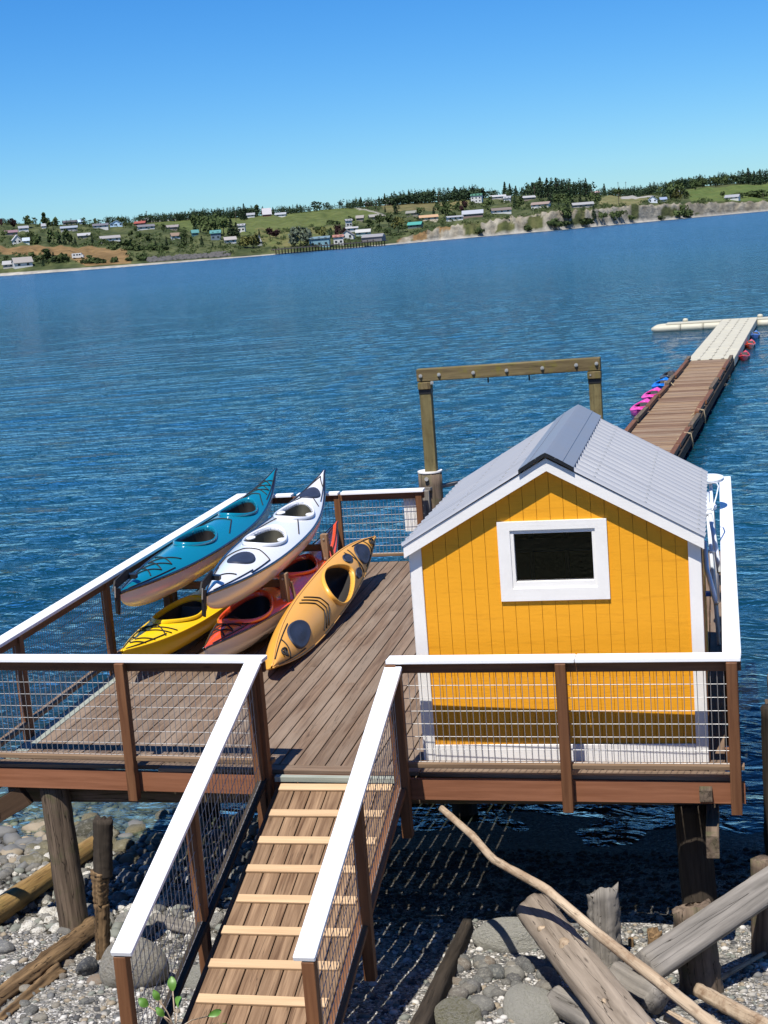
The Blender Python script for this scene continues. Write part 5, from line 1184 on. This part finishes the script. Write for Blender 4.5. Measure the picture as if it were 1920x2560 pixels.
# ------------------------------------------------------------------ far shore: houses
_pc = {}
def hp_(c, r=.7):
    if c not in _pc: _pc[c] = plain('house_paint_%d' % len(_pc), c, r, scale=.6, var=.08)
    return _pc[c]
WH, GR, DG, TN, BR, TE, RD, BL, MV, GN, CR_ = (.54,.54,.52), (.26,.27,.29), (.09,.09,.10), (.42,.27,.15), (.20,.14,.10), (.06,.20,.20), (.26,.06,.045), (.40,.56,.72), (.20,.12,.14), (.05,.16,.10), (.55,.48,.36)
WINM = plain('house_window', (.02,.025,.03), .15)
def house(px, py, wpx, label, wall=WH, roof=GR, wh=2.7, rh=1.6, depth=None, gable=False, yaw=0.0, storeys=1, chim=False, cat='house', name='house', windows=True):
    p, mpp = on_land(px, py); w = wpx*.86*mpp; dpt = depth or min(w*.7, 9); wh = wh*.78*storeys; rh = rh*.9
    d2 = Vector((p.x-CAM[0], p.y-CAM[1], 0)).normalized(); rz_ = math.atan2(d2.y, d2.x)-math.pi/2+yaw
    M = Matrix.Translation(p+Vector((0,0,-.2))) @ Matrix.Rotation(rz_, 4, 'Z')
    t = bpy.data.objects.new(name, None); link(t, M); tag(t, label, cat, 'houses on the far shore')
    hw = w/2; wh += .4
    mb = MB()
    if gable:      # gable end faces the water
        poly = [(-hw,0,-1.5),(hw,0,-1.5),(hw,0,wh),(0,0,wh+rh),(-hw,0,wh)]; mb.prism(poly, (0,dpt,0)); mb.build('wall', hp_(wall), t, M)
        mb = MB()
        for s in (-1, 1):
            e = (s*(hw+.5), -.5, wh-.5*rh/hw+.06); a = (0, -.5, wh+rh+.06); mb.prism([a, e, (e[0],e[1],e[2]+.22), (a[0],a[1],a[2]+.22)] if s < 0 else [e, a, (a[0],a[1],a[2]+.22), (e[0],e[1],e[2]+.22)], (0,dpt+1,0))
        rf = mb.build('roof', hp_(roof), t, M)
    else:
        poly = [(-hw,0,-1.5),(-hw,dpt,-1.5),(-hw,dpt,wh),(-hw,dpt/2,wh+rh),(-hw,0,wh)]; mb.prism(poly, (w,0,0)); mb.build('wall', hp_(wall), t, M)
        mb = MB()
        for y0, y1 in ((-.6, dpt/2), (dpt+.6, dpt/2)):
            z0 = wh-.6*rh/(dpt/2)+.06; z1 = wh+rh+.06; mb.prism([(-hw-.5,y0,z0),(-hw-.5,y1,z1),(-hw-.5,y1,z1+.22),(-hw-.5,y0,z0+.22)], (w+1,0,0))
        rf = mb.build('roof', hp_(roof), t, M)
    if chim: mb = MB(); mb.box((hw*.2, dpt*.45, wh+rh*.4), (hw*.2+1.0, dpt*.45+1.0, wh+rh+1.2)); mb.build('chimney', hp_((.30,.12,.08)), rf, M)
    if windows:
        n = max(2, int(w/3.2))
        for st_ in range(storeys):
            for k in range(n):
                x = -hw+w*(k+.5)/n; z = .9+2.7*st_; mb = MB(); mb.box((x-.65, -.05, z+.4), (x+.65, .02, z+1.6)); mb.build('window', WINM, t, M)
    return t
H = [
 (29,588,33,'low house with mauve roof on the far left hillside',dict(wall=(.30,.24,.22),roof=MV)), (60,580,26,'long low white house between mauve roof and shed',dict(roof=GR)), (110,573,12,'small white shed on the far left hill',dict(cat='shed')),
 (44,609,24,'tall white gabled cottage facing the water with loft window',dict(gable=True,rh=3.2,storeys=1,wh=3.4,roof=(.45,.45,.46))), (66,610,17,'pale blue grey annex joined to the white gabled cottage',dict(wall=(.50,.55,.5),roof=(.36,.42,.48))),
 (177,562,38,'dark roofed house on the crest by the columnar tree',dict(wall=(.25,.22,.2),roof=DG)), (203,560,14,'small white house beneath the flat-crowned windswept tree',dict(roof=BL)), (173,579,46,'wide grey blue roofed house above the dark tree clump',dict(wall=(.3,.3,.3),roof=(.24,.28,.32))), (211,594,34,'grey hip roofed house half hidden by conifers',dict(wall=(.22,.2,.18),roof=(.34,.34,.35))),
 (252,574,42,'house with dark grey gable and white end wall',dict(roof=(.12,.12,.14))), (291,565,35,'pale blue roofed house with steep gable on the crest',dict(gable=True,roof=BL,wall=BL,rh=3)), (349,564,30,'red brick house with tan chimney on the crest',dict(wall=(.34,.14,.10),roof=RD,chim=True)), (367,578,46,'white house with broad dark grey roof below the brick house',dict(roof=(.14,.14,.15))),
 (277,607,54,'long ranch house with plain grey roof and white wall',dict(roof=(.27,.26,.25))), (430,574,34,'grey weathered barn at the edge of the green field',dict(wall=(.2,.18,.16),roof=(.22,.2,.19),cat='barn')), (441,603,24,'white cottage on dark stilts above the shore',dict(roof=BR)), (489,592,18,'low teal roofed shed among the trees',dict(wall=(.1,.2,.2),roof=TE,cat='shed')),
 (540,600,28,'two storey house with teal green roof',dict(wall=(.12,.16,.2),roof=TE,storeys=2)), (577,607,32,'low white and grey house near the shore',dict(roof=(.3,.28,.26))), (604,582,20,'square white two storey house beside dark trees',dict(storeys=2,rh=1)),
 (627,545,22,'white farmhouse with grey roof above the green field',dict()), (668,541,24,'tall grey roofed barn between the farmhouses',dict(gable=False,roof=(.42,.4,.42),rh=5,wall=(.3,.1,.08),cat='barn',wh=3)), (701,541,30,'white farmhouse with slate roof at the field edge',dict(roof=(.3,.32,.34))),
 (650,613,13,'narrow black and white gabled house by the water',dict(gable=True,rh=4,roof=DG)), (799,617,57,'long teal two storey building on the far wharf',dict(wall=(.16,.30,.36),roof=(.13,.2,.24),storeys=2,rh=1.0)), (847,612,28,'white two storey house at the wharf',dict(storeys=2,rh=1.0,roof=(.3,.14,.11))), (868,598,36,'white gabled house with brown roof behind the wharf',dict(gable=True,roof=(.18,.16,.15),rh=3)),
 (908,590,40,'pale green cottage with light grey roof behind the pier',dict(wall=(.4,.5,.45),roof=(.4,.4,.38))), (874,571,17,'small bright white house on the slope above the wharf',dict(storeys=2,rh=.8)), (880,579,34,'flat grey roofed house stepping below the small white one',dict(roof=(.36,.36,.36),rh=.8)), (973,513,23,'big white house on the skyline by the road',dict(rh=2.4,roof=(.5,.5,.5))), (922,509,17,'dark red house half hidden on the skyline',dict(wall=(.2,.08,.07),roof=(.12,.1,.1))),
 (1036,572,38,'dark house with bright teal roof at the bluff',dict(wall=(.1,.13,.12),roof=(.05,.26,.22))), (1073,553,52,'cream house with wide orange tan roof',dict(wall=CR_,roof=TN)), (1030,544,34,'olive grey house behind the teal roof',dict(wall=(.2,.19,.15),roof=(.2,.2,.17))), (1139,551,44,'low grey flat roofed building on the bluff edge',dict(roof=(.3,.31,.33),rh=.8)), (1182,545,58,'large brown gabled house with pale grey roof on the bluff',dict(wall=(.20,.14,.12),roof=(.32,.34,.37),rh=2.4,gable=False)), (936,549,26,'grey shed at the roadside above the trees',dict(wall=(.2,.19,.17),roof=(.25,.24,.22),cat='shed')), (900,556,20,'weathered low barn below the road',dict(wall=(.2,.18,.15),roof=(.24,.22,.2),cat='barn')),
 (1191,507,31,'tall white house with green roof on the hill',dict(roof=GN,storeys=3,rh=1.6)), (1246,501,44,'wide grey roofed house on the hilltop',dict(wall=(.4,.38,.35),roof=(.38,.38,.38))), (1268,506,19,'white boxy house below the hilltop',dict(storeys=2)), (1322,503,40,'brown house with grey roof below the tall conifers',dict(wall=(.22,.18,.14),roof=(.33,.33,.33))), (1255,535,54,'white house with brown roof above the pale bluff',dict(roof=(.16,.13,.11))), (1350,522,50,'white and brown bungalow above the pale bluff',dict(roof=(.25,.19,.16))), (1459,519,58,'wide grey double gabled house on the bluff edge',dict(wall=(.28,.27,.25),roof=(.29,.29,.29))),
 (1632,507,26,'blue white gabled house near the bluff top field',dict(gable=True,wall=(.6,.65,.7),roof=(.3,.36,.45),rh=3)), (1659,505,18,'slim white house with blue roof beside the conifer',dict(roof=(.2,.25,.35))), (1829,500,38,'white farmhouse with grey roof alone near the bluff edge',dict(rh=2.2)), (1490,478,22,'brick chimneyed house on the skyline behind conifers',dict(wall=(.25,.22,.2),roof=(.3,.22,.2))), (1700,488,12,'tiny white hut among the hilltop trees',dict(cat='hut')),
 (60,669,50,'white beach house with brown grey roof and veranda',dict(storeys=1,wh=3.4,roof=(.26,.24,.22),rh=2.6)), (22,671,30,'low cluttered beach cottage beside the white beach house',dict(wall=(.35,.33,.3),roof=(.3,.3,.3))), (365,556,12,'little white cabin in front of the skyline wood',dict(cat='cabin')), (1372,470,18,'brown roof showing between the tall conifers',dict(wall=(.3,.26,.2),roof=(.28,.2,.14)))]
for (x, y, w, lb, kw) in H: house(x, y, w, lb, yaw=rnd.uniform(-.25,.25), **kw)
BASE = {'con': 'dark pointed conifer', 'dec': 'rounded green leafy tree', 'olv': 'olive yellow tree', 'pur': 'purple-leaved round tree', 'gry': 'grey-green billowing tree', 'col': 'narrow columnar tree', 'bush': 'low dark shrub', 'snag': 'open windswept tree'}
def near_house(px, py):
    h = min(H, key=lambda h: (h[0]-px)**2+((h[1]-py)*1.6)**2); return h[3]
for fn, sc, items in TL:
    for (x, y, h, k, w) in items:
        far_tree(*fn(x, y), h*sc*(1.15 if k in ('dec','olv','pur','gry','bush') else 1.05), k, w*(1.0 if k not in ('dec','olv','pur','gry') else .85))
fence_p = [on_land(x, y)[0] for x, y in (q1(960,455), q1(1380,425))]
wf = thing('white_fence', fence_p[0], 'long white fence wall along the top of the far green field', 'fence')
beam('panel', fence_p[0]+Vector((0,0,.9)), fence_p[1]+Vector((0,0,.9)), .3, 2.0, hp_(WH), wf)
for k in range(9): c = fence_p[0].lerp(fence_p[1], k/8); beam('post', c, c+Vector((0,0,2.2)), .4, .4, hp_(WH), wf)
p, mpp = on_land(195, 647); M = Matrix.Translation(p) @ Matrix.Rotation(.15, 4, 'Z')
rv = thing('camper_van', p, 'white camper van parked on the dry grass above the far beach', 'camper'); W[rv.name] = Matrix.Translation(p)
mb = MB(); mb.box((-2.9,-1.1,.5), (2.3,1.1,2.9)); mb.box((2.3,-1.0,.5), (3.3,1.0,1.9)); mb.build('body', hp_(WH), rv, M)
for x in (-1.6, 0, 1.4): mb = MB(); mb.box((x-.5,-1.14,1.7), (x+.5,-1.08,2.4)); mb.build('window', WINM, rv, M)
for x in (-1.8, 2.3): mb = MB(); mb.tube([(x,-1.1,.4),(x,1.1,.4)], .4, 10); mb.build('wheel', BLACKP, rv, M)
# far pier
pp = [on_land(x, y)[0] for x, y in ((690,633), (958,612))]
z_ = WZ+2.6; a = Vector((pp[0].x, pp[0].y, z_)); b = Vector((pp[1].x, pp[1].y, z_)); inw = Vector((CAM[0]-a.x, CAM[1]-a.y, 0)).normalized()*9
pier = thing('far_pier', a.lerp(b, .5)+inw, 'dark timber wharf on many posts along the far shore', 'pier')
beam('deck', a+inw, b+inw, 7, .5, plain('pier_wood', (.10,.085,.075), .9, scale=.5), pier)
for k in range(38):
    c = a.lerp(b, k/37)+inw*1.3; beam('post', Vector((c.x, c.y, WZ-3)), Vector((c.x, c.y, z_+(1.0 if k % 2 else .4))), .45, .45, DARKPILE, pier, up=(0,1,0))
c = a.lerp(b, .90)+inw; ps = thing('pier_shed', c, 'dark grey roofed shed near the outer end of the far pier', 'shed'); beam('wall', c+Vector((-6,1.5,1.2)), c+Vector((6,-1.5,1.2)), 5, 2.4, hp_((.16,.15,.15)), ps)
mb = MB(); mb.prism([c+Vector((-6.6,-1.6,2.4)), c+Vector((-6.0,4.4,2.4)), c+Vector((-6.3,1.4,4.0))], (12.6,-3,0)); mb.build('roof', hp_((.22,.22,.23)), ps)
for x, y, h in ((q1(463,440)[0], q1(463,440)[1]+2, 14), (q1(955,450)[0], q1(955,450)[1], 26), (q2(990,340)[0], q2(990,340)[1], 28), (q2(1395,295)[0], q2(1395,295)[1], 36), (q3(905,230)[0], q3(905,230)[1], 60*.494), (q3(903,175)[0], q3(903,180)[1], 32), (q3(942,175)[0], q3(942,180)[1], 33), (q1(1530,450)[0], q1(1530,450)[1], 22), (q1(940,580)[0], q1(940,580)[1], 15), (q3(1635,205)[0], q3(1635,205)[1], 18)):
    p, mpp = on_land(x, y); t = thing('utility_pole', p, 'thin wooden utility pole standing on the far hillside', 'utility pole', 'utility poles on the far shore'); beam('pole', p, p+Vector((0,0,h*mpp)), .38, .38, BARK, t, up=(0,1,0)); beam('crossarm', p+Vector((-1.1,0,h*mpp*.93)), p+Vector((1.1,0,h*mpp*.93)), .2, .2, BARK, t)
